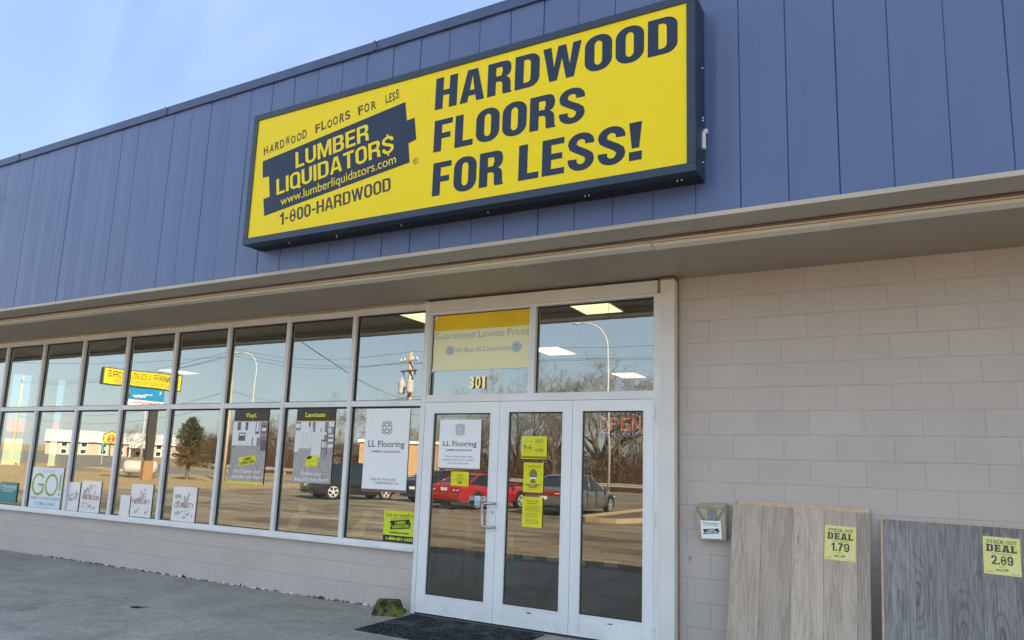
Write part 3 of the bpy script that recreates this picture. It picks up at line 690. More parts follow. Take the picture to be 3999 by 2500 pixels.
# ------------------------------------------------------------------ strip lights under the soffit
def strip_light(x0, x1):
    bm = BM()
    box(bm, x0, x1, -1.225, -1.10, 3.2225, 3.2508, bev=.003)          # housing
    h = obj('strip_light', bm, MT['cream'])
    bm = BM(); box(bm, x0+.004, x1-.004, -1.215, -1.11, 3.2165, 3.222); obj('channel', bm, MT['creamdark'], h)
    bm = BM(); prof = [(-1.223, 3.216), (-1.225, 3.197), (-1.219, 3.1925), (-1.115, 3.1925), (-1.105, 3.197), (-1.105, 3.216)]
    va = [bm.verts.new((x0+.006, y, z)) for y, z in prof]; vb = [bm.verts.new((x1-.006, y, z)) for y, z in prof]
    for i in range(6): bm.faces.new((va[i], va[(i+1) % 6], vb[(i+1) % 6], vb[i]))
    bm.faces.new(va[::-1]); bm.faces.new(vb); fixn(bm); obj('diffuser', bm, MT['lens'], h)
    for e, q in ((x0+.0005, x0+.0006), (x1-.0055, x1-.028)):
        bm = BM(); box(bm, e, e+.005, -1.227, -1.10, 3.190, 3.2222); obj('end_bracket', bm, MT['lens'], h)
        bm = BM(); box(bm, q, q+.0274, -1.2285, -1.2255, 3.224, 3.2350); obj('end_plate', bm, MT['cream'], h)
    return h
first = True
ORD = {1: 'first', 2: 'second', 3: 'third', 4: 'fourth', 5: 'fifth', 6: 'sixth', 7: 'seventh', 8: 'eighth'}
for k in range(-8, 2):
    x0 = .075+1.24*k
    if first: proto = strip_light(.0, 1.238); s = proto; first = False
    else:
        s = proto.copy(); C.objects.link(s)
        for ch in proto.children: c = ch.copy(); C.objects.link(c); c.parent = s
    s.location.x = x0; s.location.z = random.uniform(-.003, .0); s.rotation_euler.y = random.uniform(-.0018, .0018)
    lab = 'cream fluorescent strip light under the soffit, ' + (ORD[k+1]+' to the right of the corner post' if k >= 0 else ORD[-k]+' to the left of the corner post')
    tag(s, lab, 'strip light', 'fluorescent strip lights along the soffit')

# ------------------------------------------------------------------ the big sign
X0, X1, Z0, Z1, SF = -3.795, .562, 3.493, 4.815, -1.80
sign = thing('store_sign', 'long yellow box sign with navy frame and lettering on the blue fascia', 'sign', (0, 0, 0))
bm = BM(); box(bm, X0+.002, X1-.002, -1.775, -1.556, Z0+.002, Z1-.002); obj('cabinet', bm, MT['signbot'], sign)
bm = BM()
fwid = .062
box(bm, X0, X1, SF, -1.70, Z0, Z0+fwid, bev=.004); box(bm, X0, X1, SF, -1.70, Z1-fwid, Z1, bev=.004)
box(bm, X0, X0+fwid, SF, -1.70, Z0+fwid+.0008, Z1-fwid-.0008, bev=.004); box(bm, X1-fwid, X1, SF, -1.70, Z0+fwid+.0008, Z1-fwid-.0008, bev=.004)
obj('frame', bm, MT['signframe'], sign)
bm = BM(); box(bm, X1-.0018, X1+.001, -1.698, -1.556, Z0+.004, Z1-.004); obj('side_panel', bm, MT['signframe'], sign)
bm = BM(); box(bm, X0+fwid-.01, X1-fwid+.01, -1.790, -1.776, Z0+fwid-.01, Z1-fwid+.01); obj('face', bm, MT['sign_y'], sign)
LY = -1.7915
bm = BM()
heavy(bm, 'HARDWOOD', -1.626, .436, 4.405, .283, LY)
heavy(bm, 'FLOORS', -1.618, -.262, 4.028, .279, LY)
heavy(bm, 'FOR LESS!', -1.608, .180, 3.645, .287, LY)
obj('slogan_lettering', faceout(bm), MT['navy'], sign)
bm = BM()
pl = [(-3.629,4.314),(-3.607,4.142),(-3.524,4.147),(-3.489,3.936),(-3.571,3.925),(-3.540,3.751),(-1.856,3.986),(-1.880,4.162),(-1.800,4.181),(-1.831,4.384),(-1.912,4.375),(-1.941,4.552)]
# the badge is a straight-edged plank shape tilted by eight degrees
bm.faces.new([bm.verts.new((x, LY, z)) for x, z in pl]); obj('badge', faceout(bm), MT['navy'], sign)
bm = BM()
heavy(bm, 'LUMBER', -3.178, -2.306, 4.163, .160, LY-.0012, .20, .155, R(7.6), .10)
heavy(bm, 'LIQUIDATOR$', -3.398, -2.015, 3.935, .160, LY-.0012, .20, .155, R(7.6), .10)
text(bm, 'www.lumberliquidators.com', -3.330, -1.985, 3.822, .085, LY-.0012, weight=.002, rot=R(7.9))
obj('badge_lettering', faceout(bm), MT['sign_y'], sign)
bm = BM()
heavy(bm, '1-800-HARDWOOD', -3.322, -2.030, 3.628, .120, LY, .205, .145, R(6.3), .10)
random.seed(11)
xx = -3.62
for wd, x0, x1 in (('HARDWOOD', -3.618, -3.055), ('FLOORS', -2.965, -2.535), ('FOR', -2.458, -2.245), ('LESS!', -2.155, -1.975)):
    n = len(wd); st = (x1-x0)/n
    for i, ch in enumerate(wd):
        cx = x0+i*st; zz = 4.374+(cx+3.62)*.1428 + random.uniform(-.004, .004)
        wid = st*(.80 if ch not in '!' else .16)
        text(bm, ch, cx, cx+wid, zz, .084*random.uniform(.93, 1.08), LY, weight=.022, rot=R(8+random.uniform(-5, 5)), shear=random.uniform(-.05, .12))
obj('tagline_lettering', faceout(bm), MT['char'], sign)
bm = BM(); text(bm, 'R', -1.806, -1.782, 3.974, .026, LY)
for i in range(20):
    a, b = 2*math.pi*i/20, 2*math.pi*(i+1)/20; c = (-1.794, 3.987)
    quad(bm, [(c[0]+.027*math.cos(a), LY, c[1]+.027*math.sin(a)), (c[0]+.027*math.cos(b), LY, c[1]+.027*math.sin(b)), (c[0]+.022*math.cos(b), LY, c[1]+.022*math.sin(b)), (c[0]+.022*math.cos(a), LY, c[1]+.022*math.sin(a))])
obj('registered_mark', faceout(bm), MT['char'], sign)
bm = BM()
for x in (-3.3, -2.75, -2.72, -2.0, -1.15, -.30, -.27, .40, .43):
    lathe(bm, [(.006, 0), (.006, -.006), (.003, -.009)], (x, -1.66+random.uniform(-.02, .02), Z0+.002), 'z', 8)
for z in (3.62, 3.93, 3.95, 4.33): lathe(bm, [(.006, 0), (.006, .006), (.003, .009)], (X1+.001, -1.62, z), 'x', 8)
obj('screws', bm, MT['whitep'], sign)
bm = BM(); box(bm, X1+.001, X1+.02, -1.63, -1.60, 3.72, 3.84, bev=.003); box(bm, X1+.001, X1+.03, -1.60, -1.575, 3.845, 3.875, bev=.003); obj('disconnect_switch', bm, MT['whitep'], sign)

# ------------------------------------------------------------------ posters and notices on the glass
PYF = GY-.0090                                              # outside face of the window glass
def board(name, label, cat, x0, x1, z0, z1, y, mt, th=.003, group=None, skew=0.):
    bm = BM(); box(bm, x0, x1, y, y+th, z0, z1)
    o = obj(name, bm, mt); return tag(o, label, cat, group)
def printed(parent, name, mt, build):
    bm = BM(); build(bm); return obj(name, faceout(bm), mt, parent)
def rect(bm, x0, x1, z0, z1, y, mi=0): return quad(bm, [(x0, y, z0), (x1, y, z0), (x1, y, z1), (x0, y, z1)], mi)
def emblem(bm, cx, cz, rx, rz, y):
    # four leaves of three diagonal slats each, mirrored into an eight-pointed cross
    for sx in (-1, 1):
        for sz in (-1, 1):
            for off, l0, l1 in ((-.40, .52, 1.02), (0, .16, 1.16), (.40, .52, 1.02)):
                wd = .088; d = .7071
                quad(bm, [(cx+sx*(t_*d-(off+q)*d)*rx, y, cz+sz*(t_*d+(off+q)*d)*rz) for t_, q in ((l0, -wd), (l1, -wd), (l1, wd), (l0, wd))])
def slab(bm, s, x0, x1, zb, cap, y, weight=.03, mi=0):
    text(bm, s, x0, x1, zb, cap, y, weight=weight, mi=mi)
    # slab feet and heads on the straight stems of the letters
    n = len(s)
    vs, fs = text_geo(s, weight); a = min(v[0] for v in vs); b = max(v[0] for v in vs); kx = (x1-x0)/(b-a)
    acc = 0
    for i, ch in enumerate(s):
        if ch not in 'DELTKAIHMNVilnmhrLFP17': continue
        pv, _ = text_geo(s[:i] + '|', weight) if i else ([(0, 0)], None)
        e0 = max(v[0] for v in pv) if i else a
        cv, _ = text_geo(ch, weight); wd = (max(v[0] for v in cv)-min(v[0] for v in cv))*kx
        X = x0+(e0-a)*kx; t = cap*.14; ov = .05*cap
        feet = {'T': [(.22, .78)], 'A': [(-.08, .36), (.64, 1.08)], 'V': [], 'K': [(-.1, .42), (.62, 1.08)], 'H': [(-.1, .4), (.6, 1.1)], 'n': [(-.1, .38), (.62, 1.1)], 'm': [(-.06, .25), (.75, 1.06)], 'l': [(-.7, 1.7)], 'i': [(-.7, 1.7)]}.get(ch, [(-.12, .5)])
        for f0, f1 in feet: rect(bm, X+f0*wd, X+f1*wd, zb, zb+t, y-.0003, mi)
        heads = {'A': [(.2, .7)], 'V': [(-.1, .4), (.6, 1.1)], 'T': [], 'E': [(-.12, .2)], 'D': [(-.12, .3)], 'L': [(-.12, .55)], 'K': [(-.1, .42), (.62, 1.05)], 'l': [(-.7, .8)]}.get(ch, [])
        for f0, f1 in heads: rect(bm, X+f0*wd, X+f1*wd, zb+cap-t, zb+cap, y-.0003, mi)

# large white poster
P = board('window_poster', 'tall white poster with brown slat emblem in the last window before the doors', 'poster', -3.598, -2.995, 1.180, 2.079, PYF, MT['white'])
y = PYF-.0012
printed(P, 'bottom_band', MT['brownband'], lambda b: rect(b, -3.597, -2.996, 1.181, 1.207, y))
printed(P, 'emblem', MT['brownp'], lambda b: emblem(b, -3.297, 1.870, .072, .072, y))
def f(b):
    text(b, 'LL Flooring', -3.542, -3.046, 1.662, .066, y, weight=.004)
    for x0, x1 in ((-3.547, -3.513), (-3.497, -3.463), (-3.410, -3.376)): rect(b, x0, x1, 1.662, 1.667, y-.0003)
    for x0, x1 in ((-3.547, -3.519), (-3.497, -3.469), (-3.410, -3.385)): rect(b, x0, x1, 1.723, 1.728, y-.0003)
    text(b, 'LUMBER LIQUIDATORS', -3.492, -3.100, 1.601, .021, y, weight=.01); text(b, 'TM', -3.028, -3.010, 1.722, .007, y)
printed(P, 'lettering', MT['char'], f)
printed(P, 'motto', MT['brownp'], lambda b: (text(b, 'THESE ARE THE FLOORS', -3.490, -3.140, 1.301, .023, y), text(b, 'HOMES ARE BUILT ON.', -3.418, -3.092, 1.263, .023, y)))
# door poster
P = board('door_poster', 'square white new name poster on the left door leaf', 'poster', -2.574, -2.071, 1.450, 1.955, DG-.012, MT['white'])
y = DG-.0135
printed(P, 'bottom_band', MT['brownband'], lambda b: rect(b, -2.573, -2.072, 1.451, 1.462, y))
printed(P, 'emblem', MT['brownp'], lambda b: emblem(b, -2.322, 1.853, .056, .060, y))
def f(b):
    text(b, 'LL Flooring', -2.522, -2.118, 1.684, .052, y, weight=.004); text(b, 'LUMBER LIQUIDATORS', -2.484, -2.168, 1.634, .018, y, weight=.012); text(b, 'TM', -2.112, -2.094, 1.728, .006, y)
    for x0, x1 in ((-2.527, -2.499), (-2.486, -2.458), (-2.415, -2.388)): rect(b, x0, x1, 1.684, 1.688, y-.0003)
printed(P, 'lettering', MT['char'], f)
printed(P, 'small_print', MT['brownp'], lambda b: (text(b, 'The same great quality, value', -2.490, -2.162, 1.572, .017, y), text(b, "and service you've come to expect.", -2.523, -2.134, 1.538, .017, y), text(b, 'Now with a new name.', -2.455, -2.200, 1.505, .017, y)))
# yellow install sticker
P = board('window_sticker', 'lime green installation sticker in the lower corner of the window next to the doors', 'sticker', -3.262, -2.842, .670, .990, PYF, MT['limeflat'])
y = PYF-.0012
printed(P, 'phone_band', MT['black'], lambda b: rect(b, -3.261, -2.843, .671, .737, y))
printed(P, 'headline', MT['red'], lambda b: text(b, 'Let us install it!', -3.228, -2.856, .930, .040, y, weight=.01, jitter=.05))
def f(b):
    logo_poly(b, -3.040, .853, .27, .092, y, R(6)); text(b, 'HARDWOOD FLOORS FOR LESS!', -3.165, -2.935, .899, .010, y, rot=R(4), jitter=.1); text(b, 'Installation Services', -3.176, -2.925, .757, .021, y, weight=.03)
printed(P, 'badge', MT['black'], f)
def f(b): logo_text(b, -3.040, .853, .27, .092, y-.0012, R(6)); text(b, '1-800-651-1635', -3.218, -2.872, .688, .032, y-.0012, weight=.045)
printed(P, 'badge_lettering', MT['limeflat'], f)

# two floor posters with printed room pictures
MT['p_floor'] = mat('printed_grey_floor', (.36, .30, .305), (.50, .44, .44), 14, .45, stretch=(5, 1, .8))
MT['p_wall'] = mat('printed_pale_wall', (.78, .76, .76), rough=.5); MT['p_dark'] = mat('printed_dark', (.13, .105, .10), rough=.5)
MT['p_mid'] = mat('printed_mid', (.30, .25, .25), rough=.5); MT['p_white'] = mat('printed_white', (.80, .80, .83), rough=.5); MT['p_wood'] = mat('printed_wood', (.24, .13, .075), rough=.5)
PM = [MT['p_wall'], MT['p_floor'], MT['p_dark'], MT['p_mid'], MT['p_white'], MT['p_wood'], mat('printed_floor_light', (.50, .44, .445), rough=.5)]
def picture(P, x0, x1, z0, z1, y, floor_z, vp, rects, seed):
    bm = BM(); W_, H_ = x1-x0, z1-z0; rg = random.Random(seed)
    rect(bm, x0, x1, z0+floor_z*H_, z1, y, 0)
    rect(bm, x0, x1, z0, z0+floor_z*H_, y, 1)
    # plank joints running to the vanishing point
    vx, vz = x0+vp[0]*W_, z0+vp[1]*H_
    fz = z0+floor_z*H_
    for i in range(26):
        bx = x0-W_*.9+W_*2.8*i/26+rg.uniform(-.01, .01); wd = rg.uniform(.004, .022)
        p = []
        for bxx in (bx, bx+wd):
            t = (fz-z0)/(vz-z0); p.append((bxx+(vx-bxx)*t, fz))
        # clip the strip to the poster rectangle
        poly = [(bx, z0), (bx+wd, z0), p[1], p[0]]
        def clip(pl, axis, lim, keep_less):
            o = []
            for k in range(len(pl)):
                a, b = pl[k], pl[(k+1) % len(pl)]; ia = (a[axis] <= lim) == keep_less; ib = (b[axis] <= lim) == keep_less
                if ia: o.append(a)
                if ia != ib:
                    t = (lim-a[axis])/(b[axis]-a[axis]); o.append((a[0]+(b[0]-a[0])*t, a[1]+(b[1]-a[1])*t))
            return o
        poly = clip(poly, 0, x1, True); poly = clip(poly, 0, x0, False) if poly else poly
        if len(poly) >= 3: bm.faces.new([bm.verts.new((a, y-.0006-.00001*i, b)) for a, b in poly]).material_index = rg.choice((3, 6, 3, 6, 1))
    for i, (a, b, c, d, mi) in enumerate(rects): rect(bm, x0+a*W_, x0+b*W_, z0+c*H_, z0+d*H_, y-.0012-.00008*i, mi)
    return obj('printed_picture', faceout(bm), PM, P)
P = board('window_poster', 'vinyl flooring poster with dark header and yellow foot band', 'poster', -5.713, -5.114, 1.180, 2.087, PYF, MT['char'])
y = PYF-.0012
printed(P, 'yellow_bands', MT['yel'], lambda b: (rect(b, -5.712, -5.115, 1.181, 1.210, y), rect(b, -5.712, -5.115, 1.933, 1.944, y)))
printed(P, 'title', MT['yel'], lambda b: slab(b, 'Vinyl', -5.512, -5.338, 1.992, .050, y-.0005, .03))
picture(P, -5.712, -5.115, 1.2105, 1.9325, y, .60, (.42, .80), [(0, .12, .78, 1, 4), (.12, .42, .72, 1, 3), (.14, .20, .84, 1, 2), (.23, .36, .86, 1, 4), (.37, .43, .84, 1, 2), (.11, .43, .66, .86, 4), (.18, .38, .68, .82, 2), (.20, .36, .77, .80, 4), (.44, .56, .66, 1, 4), (.56, .80, .64, 1, 0), (.66, .77, .80, 1, 2), (.68, .75, .84, 1, 4), (.80, 1, .62, 1, 3), (.82, 1, .92, .95, 2), (.82, 1, .82, .845, 2), (.85, .96, .85, .90, 4), (.82, 1, .72, .74, 2), (.58, .84, .60, .74, 3), (.62, .72, .60, .74, 4), (.84, 1, .52, .70, 2), (0, .18, .56, .76, 4), (.01, .16, .56, .60, 3)], 3)
printed(P, 'badge', MT['yel'], lambda b: logo_poly(b, -5.412, 1.462, .30, .105, y-.0035, R(8)))
printed(P, 'badge_lettering', MT['black'], lambda b: logo_text(b, -5.412, 1.462, .30, .105, y-.0045, R(8), weight=.005))
printed(P, 'caption', MT['white'], lambda b: (text(b, "We'll deliver your", -5.634, -5.170, 1.312, .045, y-.0035, weight=.012), text(b, 'beautiful new floor!', -5.660, -5.142, 1.246, .045, y-.0035, weight=.012)))
P = board('window_poster', 'laminate flooring poster with dark header and kitchen picture', 'poster', -4.650, -4.052, 1.232, 2.090, PYF, MT['char'])
printed(P, 'yellow_bands', MT['yel'], lambda b: rect(b, -4.649, -4.053, 1.935, 1.946, y))
printed(P, 'title', MT['yel'], lambda b: slab(b, 'Laminate', -4.513, -4.203, 1.992, .052, y-.0005, .03))
picture(P, -4.649, -4.053, 1.233, 1.9345, y, .58, (.30, .95), [(0, .13, .84, 1, 3), (0, .12, .90, .97, 4), (.13, .34, .80, 1, 4), (.34, .46, .92, 1, 5), (.39, .44, .92, 1, 4), (.46, .52, .78, 1, 3), (.52, .76, .80, 1, 4), (.76, .84, .68, 1, 3), (.84, 1, .64, 1, 3), (.86, 1, .92, 1, 4), (.85, .93, .82, .90, 4), (.85, 1, .76, .79, 4), (.85, 1, .68, .72, 4), (0, .42, .56, .83, 0), (0, .12, .50, .86, 4), (.125, .42, .82, .85, 4), (.21, .215, .62, .80, 3), (.30, .305, .62, .80, 3), (.45, .70, .42, .80, 0), (.44, .82, .79, .83, 4), (.70, .86, .68, .71, 5), (.70, .715, .42, .68, 2), (.79, .805, .40, .68, 2), (.84, .86, .46, .86, 2), (.71, .80, .56, .575, 2), (.66, .68, .83, .90, 5)], 5)
printed(P, 'badge', MT['yel'], lambda b: quad(b, [(-4.447, y-.0035, 1.408), (-4.262, y-.0035, 1.434), (-4.262, y-.0035, 1.556), (-4.452, y-.0035, 1.534)]))
printed(P, 'badge_lettering', MT['black'], lambda b: (logo_poly(b, -4.40, 1.522, .08, .03, y-.0045, R(12)), text(b, 'buy now pay later', -4.43, -4.29, 1.470, .010, y-.0045, rot=R(5)), text(b, 'flooring', -4.43, -4.35, 1.425, .008, y-.0045, rot=R(5))))
printed(P, 'caption', MT['white'], lambda b: (text(b, 'Finance your', -4.515, -4.180, 1.322, .043, y-.0035, weight=.010), text(b, 'beautiful new floor!', -4.606, -4.086, 1.254, .045, y-.0035, weight=.012)))

# small notices on the doors
DY = DG-.0115
P = board('notice_sheet', 'small yellow occupancy notice under the white door poster', 'notice', -2.408, -2.192, 1.283, 1.427, DY, MT['lime'], .001); y = DY-.001
printed(P, 'lettering', MT['black'], lambda b: (text(b, 'COVID-19', -2.335, -2.262, 1.386, .012, y, weight=.01), text(b, 'Maximum', -2.333, -2.262, 1.361, .012, y), text(b, 'Occupancy Allowed', -2.374, -2.225, 1.342, .011, y), text(b, '10', -2.322, -2.274, 1.303, .030, y, weight=.03)))
P = board('notice_sheet', 'lime opening hours notice on the middle door, topmost of three', 'notice', -1.605, -1.329, 1.574, 1.793, DY, MT['lime'], .001, 'notices on the middle door')
printed(P, 'lettering', MT['olive'], lambda b: (text(b, '10-5', -1.452, -1.368, 1.730, .034, y, weight=.02), text(b, '9-6', -1.584, -1.492, 1.663, .048, y, weight=.02), text(b, 'CLOSED', -1.455, -1.366, 1.648, .026, y, weight=.02), text(b, 'STORE HOURS', -1.580, -1.490, 1.735, .013, y), text(b, 'MON - FRI', -1.570, -1.508, 1.640, .012, y), text(b, 'SATURDAY', -1.432, -1.388, 1.714, .007, y), text(b, 'SUNDAY', -1.430, -1.392, 1.630, .007, y)))
printed(P, 'bottom_band', MT['olive'], lambda b: rect(b, -1.600, -1.334, 1.581, 1.600, y))
P = board('notice_sheet', 'yellow facial covering notice with drawn masked head, middle of three on the door', 'notice', -1.573, -1.359, 1.257, 1.539, DY, MT['lime'], .001, 'notices on the middle door')
def f(b):
    text(b, 'FACIAL COVERING', -1.548, -1.388, 1.321, .016, y, weight=.03); text(b, 'REQUIRED', -1.514, -1.422, 1.302, .015, y, weight=.03); text(b, 'For Your Protection and Ours', -1.546, -1.386, 1.503, .009, y, weight=.02); text(b, 'Please wear a face covering to enter', -1.530, -1.400, 1.490, .006, y); text(b, 'by request of public health', -1.526, -1.410, 1.285, .006, y)
printed(P, 'lettering', MT['black'], f)
printed(P, 'head_drawing', MT['olive'], lambda b: (b.faces.new([b.verts.new((-1.467+.043*math.cos(R(a))*(1-.25*(math.sin(R(a)) < 0)*abs(math.sin(R(a)))), y, 1.422+.057*math.sin(R(a)))) for a in range(0, 360, 20)]), rect(b, -1.497, -1.440, 1.345, 1.370, y)))
printed(P, 'mask_drawing', MT['white'], lambda b: rect(b, -1.505, -1.430, 1.384, 1.400, y-.0006))
P = board('notice_sheet', 'yellow safety and health letter on the middle door, lowest of three', 'notice', -1.575, -1.360, .931, 1.216, DY, MT['lime'], .001, 'notices on the middle door')
def f(b):
    text(b, 'Safety and Health', -1.537, -1.400, 1.170, .014, y, weight=.02); text(b, 'Commitment', -1.518, -1.418, 1.149, .014, y, weight=.02)
    rg = random.Random(4)
    for i in range(15):
        if i in (5, 10): continue
        z = 1.128-.0115*i; rect(b, -1.540, -1.388-rg.random()*.03, z, z+.003, y)
printed(P, 'lettering', MT['olive'], f)
P = board('payment_sticker', 'grey card payment sticker beside the door pull handle', 'sticker', -2.180, -1.976, 1.097, 1.198, DY, MT['grayp'], .001)
printed(P, 'white_card', MT['white'], lambda b: (rect(b, -2.112, -2.052, 1.152, 1.192, y), [text(b, s, -2.170, -2.125, 1.180-.010*i, .006, y) for i, s in enumerate(('We Accept', 'Credit', 'Cards'))], rect(b, -2.170, -2.140, 1.128, 1.134, y)))
MT['cblue'] = mat('card_blue', (.04, .10, .36), rough=.4); MT['cpale'] = mat('card_pale_blue', (.30, .52, .72), rough=.4); MT['corange'] = mat('card_orange', (.75, .30, .06), rough=.4)
printed(P, 'visa_lettering', MT['cblue'], lambda b: text(b, 'VISA', -2.106, -2.058, 1.162, .018, y-.0006, weight=.02, shear=.25))
printed(P, 'blue_card', MT['cpale'], lambda b: rect(b, -2.112, -2.052, 1.103, 1.146, y))
printed(P, 'black_card', MT['black'], lambda b: rect(b, -2.174, -2.118, 1.103, 1.146, y-.0003))
printed(P, 'round_logo', MT['white'], lambda b: b.faces.new([b.verts.new((-2.012+.031*math.cos(a*.2618), y, 1.172+.021*math.sin(a*.2618))) for a in range(24)]))
printed(P, 'red_disc', MT['red'], lambda b: b.faces.new([b.verts.new((-2.021+.015*math.cos(a*.2618), y-.0006, 1.172+.015*math.sin(a*.2618))) for a in range(24)]))
printed(P, 'orange_disc', MT['corange'], lambda b: b.faces.new([b.verts.new((-2.003+.015*math.cos(a*.2618), y-.0009, 1.172+.015*math.sin(a*.2618))) for a in range(24)]))
# banner inside the transom
MT['ban_hi'] = mat('banner_gold', (.88, .60, .010), (.80, .52, .01), 2, .6); MT['ban_lo'] = mat('banner_pale_yellow', (.90, .88, .55), (.89, .86, .52), 2, .6)
P = board('price_banner', 'gold and pale yellow lowest prices banner taped in the transom window', 'banner', -2.735, -1.570, 2.474, 3.072, PYF, MT['ban_lo'], .001); y = PYF-.001
printed(P, 'gold_band', MT['ban_hi'], lambda b: rect(b, -2.735, -1.570, 2.905, 3.072, y))
def seal(b, cx, cz, r):
    n = 28
    for i in range(n):
        a0, a1 = 2*math.pi*i/n, 2*math.pi*(i+1)/n
        quad(b, [(cx+r*math.cos(a0), y, cz+r*math.sin(a0)), (cx+r*math.cos(a1), y, cz+r*math.sin(a1)), (cx+r*.78*math.cos(a1), y, cz+r*.78*math.sin(a1)), (cx+r*.78*math.cos(a0), y, cz+r*.78*math.sin(a0))])
    b.faces.new([b.verts.new((cx+r*.66*math.cos(a), y, cz+r*.66*math.sin(a))) for a in [2*math.pi*k/20 for k in range(20)]])
    rect(b, cx-r*1.05, cx+r*1.05, cz-r*.26, cz+r*.26, y-.0006)
def f(b):
    text(b, 'Guaranteed Lowest Prices', -2.715, -1.580, 2.815, .072, y, weight=-.004); text(b, 'We Beat All Competition', -2.455, -1.790, 2.664, .050, y, weight=.0)
    seal(b, -2.52, 2.688, .05); seal(b, -1.718, 2.690, .055)
printed(P, 'lettering', MT['blueink'], f)
printed(P, 'seal_lettering', MT['ban_lo'], lambda b: (text(b, 'BEST PRICE', -2.565, -2.475, 2.681, .013, y-.001), text(b, 'BEST PRICE', -1.768, -1.668, 2.683, .013, y-.001)))
# tape tabs
printed(P, 'tape', MT['white'], lambda b: (quad(b, [(-2.742, y-.0003, 3.035), (-2.725, y-.0003, 3.015), (-2.70, y-.0003, 3.068), (-2.72, y-.0003, 3.075)]), quad(b, [(-2.742, y-.0003, 2.455), (-2.70, y-.0003, 2.475), (-2.735, y-.0003, 2.515)])))
# brass house number
bm = BM()
for ch, x0, x1 in (('3', -2.252, -2.196), ('0', -2.178, -2.118), ('1', -2.092, -2.066)):
    vs, fs = text_geo(ch, .012); mn = min(v[0] for v in vs); mxx = max(v[0] for v in vs); zz = max(v[1] for v in vs); z0 = min(v[1] for v in vs)
    fr = [bm.verts.new((x0+(a-mn)/(mxx-mn)*(x1-x0), -.068, 2.279+(b-z0)/(zz-z0)*.122)) for a, b in vs]
    bk = [bm.verts.new((v.co.x, -.056, v.co.z)) for v in fr]
    ec = {}
    for q in fs:
        bm.faces.new([fr[i] for i in q])
        for i in range(len(q)):
            e = (q[i], q[(i+1) % len(q)]); ec[tuple(sorted(e))] = ec.get(tuple(sorted(e)), 0)+1
    for (a, b), c in ec.items():
        if c == 1: bm.faces.new((fr[a], fr[b], bk[b], bk[a]))
fixn(bm); tag(obj('house_number', bm, MT['brass']), 'raised brass numerals 301 on the transom glass', 'house number')

# sheets standing inside the shop windows
IY = PYF-.004
def stand(name, label, x0, x1, z0, z1, y, mt, grp=None): return board(name, label, 'sign', x0, x1, z0, z1, y, mt, .006, grp)
MT['gopaper'] = mat('pale_blue_board', (.66, .80, .90), (.60, .75, .86), 1.5, .12, coat=.5); MT['olivegreen'] = mat('olive_green_print', (.36, .40, .03), rough=.5)
MT['teal'] = mat('teal_board', (.02, .25, .24), rough=.5); MT['wmatte'] = mat('white_board', (.80, .80, .81), rough=.10, coat=.5)
P = stand('window_sign', 'large pale blue board reading GO with olive letters', -9.99, -9.19, .668, 1.258, IY, MT['gopaper']); y = IY-.0015
def ring(b, cx, cz, r, t, a0, a1, mi=0, n=40, ez=1.0):
    for i in range(n):
        p, q = R(a0+(a1-a0)*i/n), R(a0+(a1-a0)*(i+1)/n)
        quad(b, [(cx+r*math.cos(p), y, cz+r*ez*math.sin(p)), (cx+r*math.cos(q), y, cz+r*ez*math.sin(q)), (cx+(r-t)*math.cos(q), y, cz+(r-t)*ez*math.sin(q)), (cx+(r-t)*math.cos(p), y, cz+(r-t)*ez*math.sin(p))])
def f(b):
    ring(b, -9.80, 1.005, .165, .035, 40, 322); rect(b, -9.80, -9.655, .985, 1.018, y); rect(b, -9.69, -9.655, .88, .985, y-.0003)
    ring(b, -9.46, 1.005, .165, .035, 0, 360); rect(b, -9.265, -9.228, .935, 1.165, y); rect(b, -9.265, -9.228, .858, .895, y)
printed(P, 'go_lettering', MT['olivegreen'], f)
printed(P, 'small_lettering', MT['cpale'], lambda b: (text(b, 'CUT TIME. QUILT MORE.', -9.84, -9.30, .705, .045, y, weight=.01), text(b, 'Accuquilt', -9.72, -9.40, 1.195, .03, y)))
printed(P, 'system_lettering', MT['grayp'], lambda b: text(b, 'FABRIC CUTTING SYSTEMS', -9.97, -9.21, .785, .038, y, weight=-.005))
P = stand('window_sign', 'teal board low in the leftmost window with white script', -10.83, -10.35, .70, 1.0, IY, MT['teal']); y = IY-.0015
printed(P, 'lettering', MT['white'], lambda b: (text(b, 'Westalee', -10.79, -10.37, .915, .06, y, shear=.3), text(b, 'DESIGN', -10.76, -10.45, .86, .022, y), rect(b, -10.80, -10.37, .895, .901, y)))
printed(P, 'red_lettering', MT['red'], lambda b: text(b, 'Sewline Products', -10.76, -10.38, .712, .022, y))
MT['fadedred'] = mat('faded_red_print', (.58, .17, .13), rough=.4); MT['sketch'] = mat('brown_grey_print', (.40, .36, .33), (.52, .49, .47), 9, .4)
rg = random.Random(9)
def sketch(b, x0, x1, z0, z1, n):
    for i in range(n):
        a, c = rg.uniform(x0, x1), rg.uniform(z0, z1); w_, h_ = rg.uniform(.02, .08), rg.uniform(.015, .06)
        quad(b, [(a, y-.00004*i, c), (min(a+w_, x1), y-.00004*i, c+rg.uniform(-.02, .02)), (min(a+w_*.8, x1), y-.00004*i, min(c+h_, z1)), (a-.01, y-.00004*i, min(c+h_*.7, z1))])
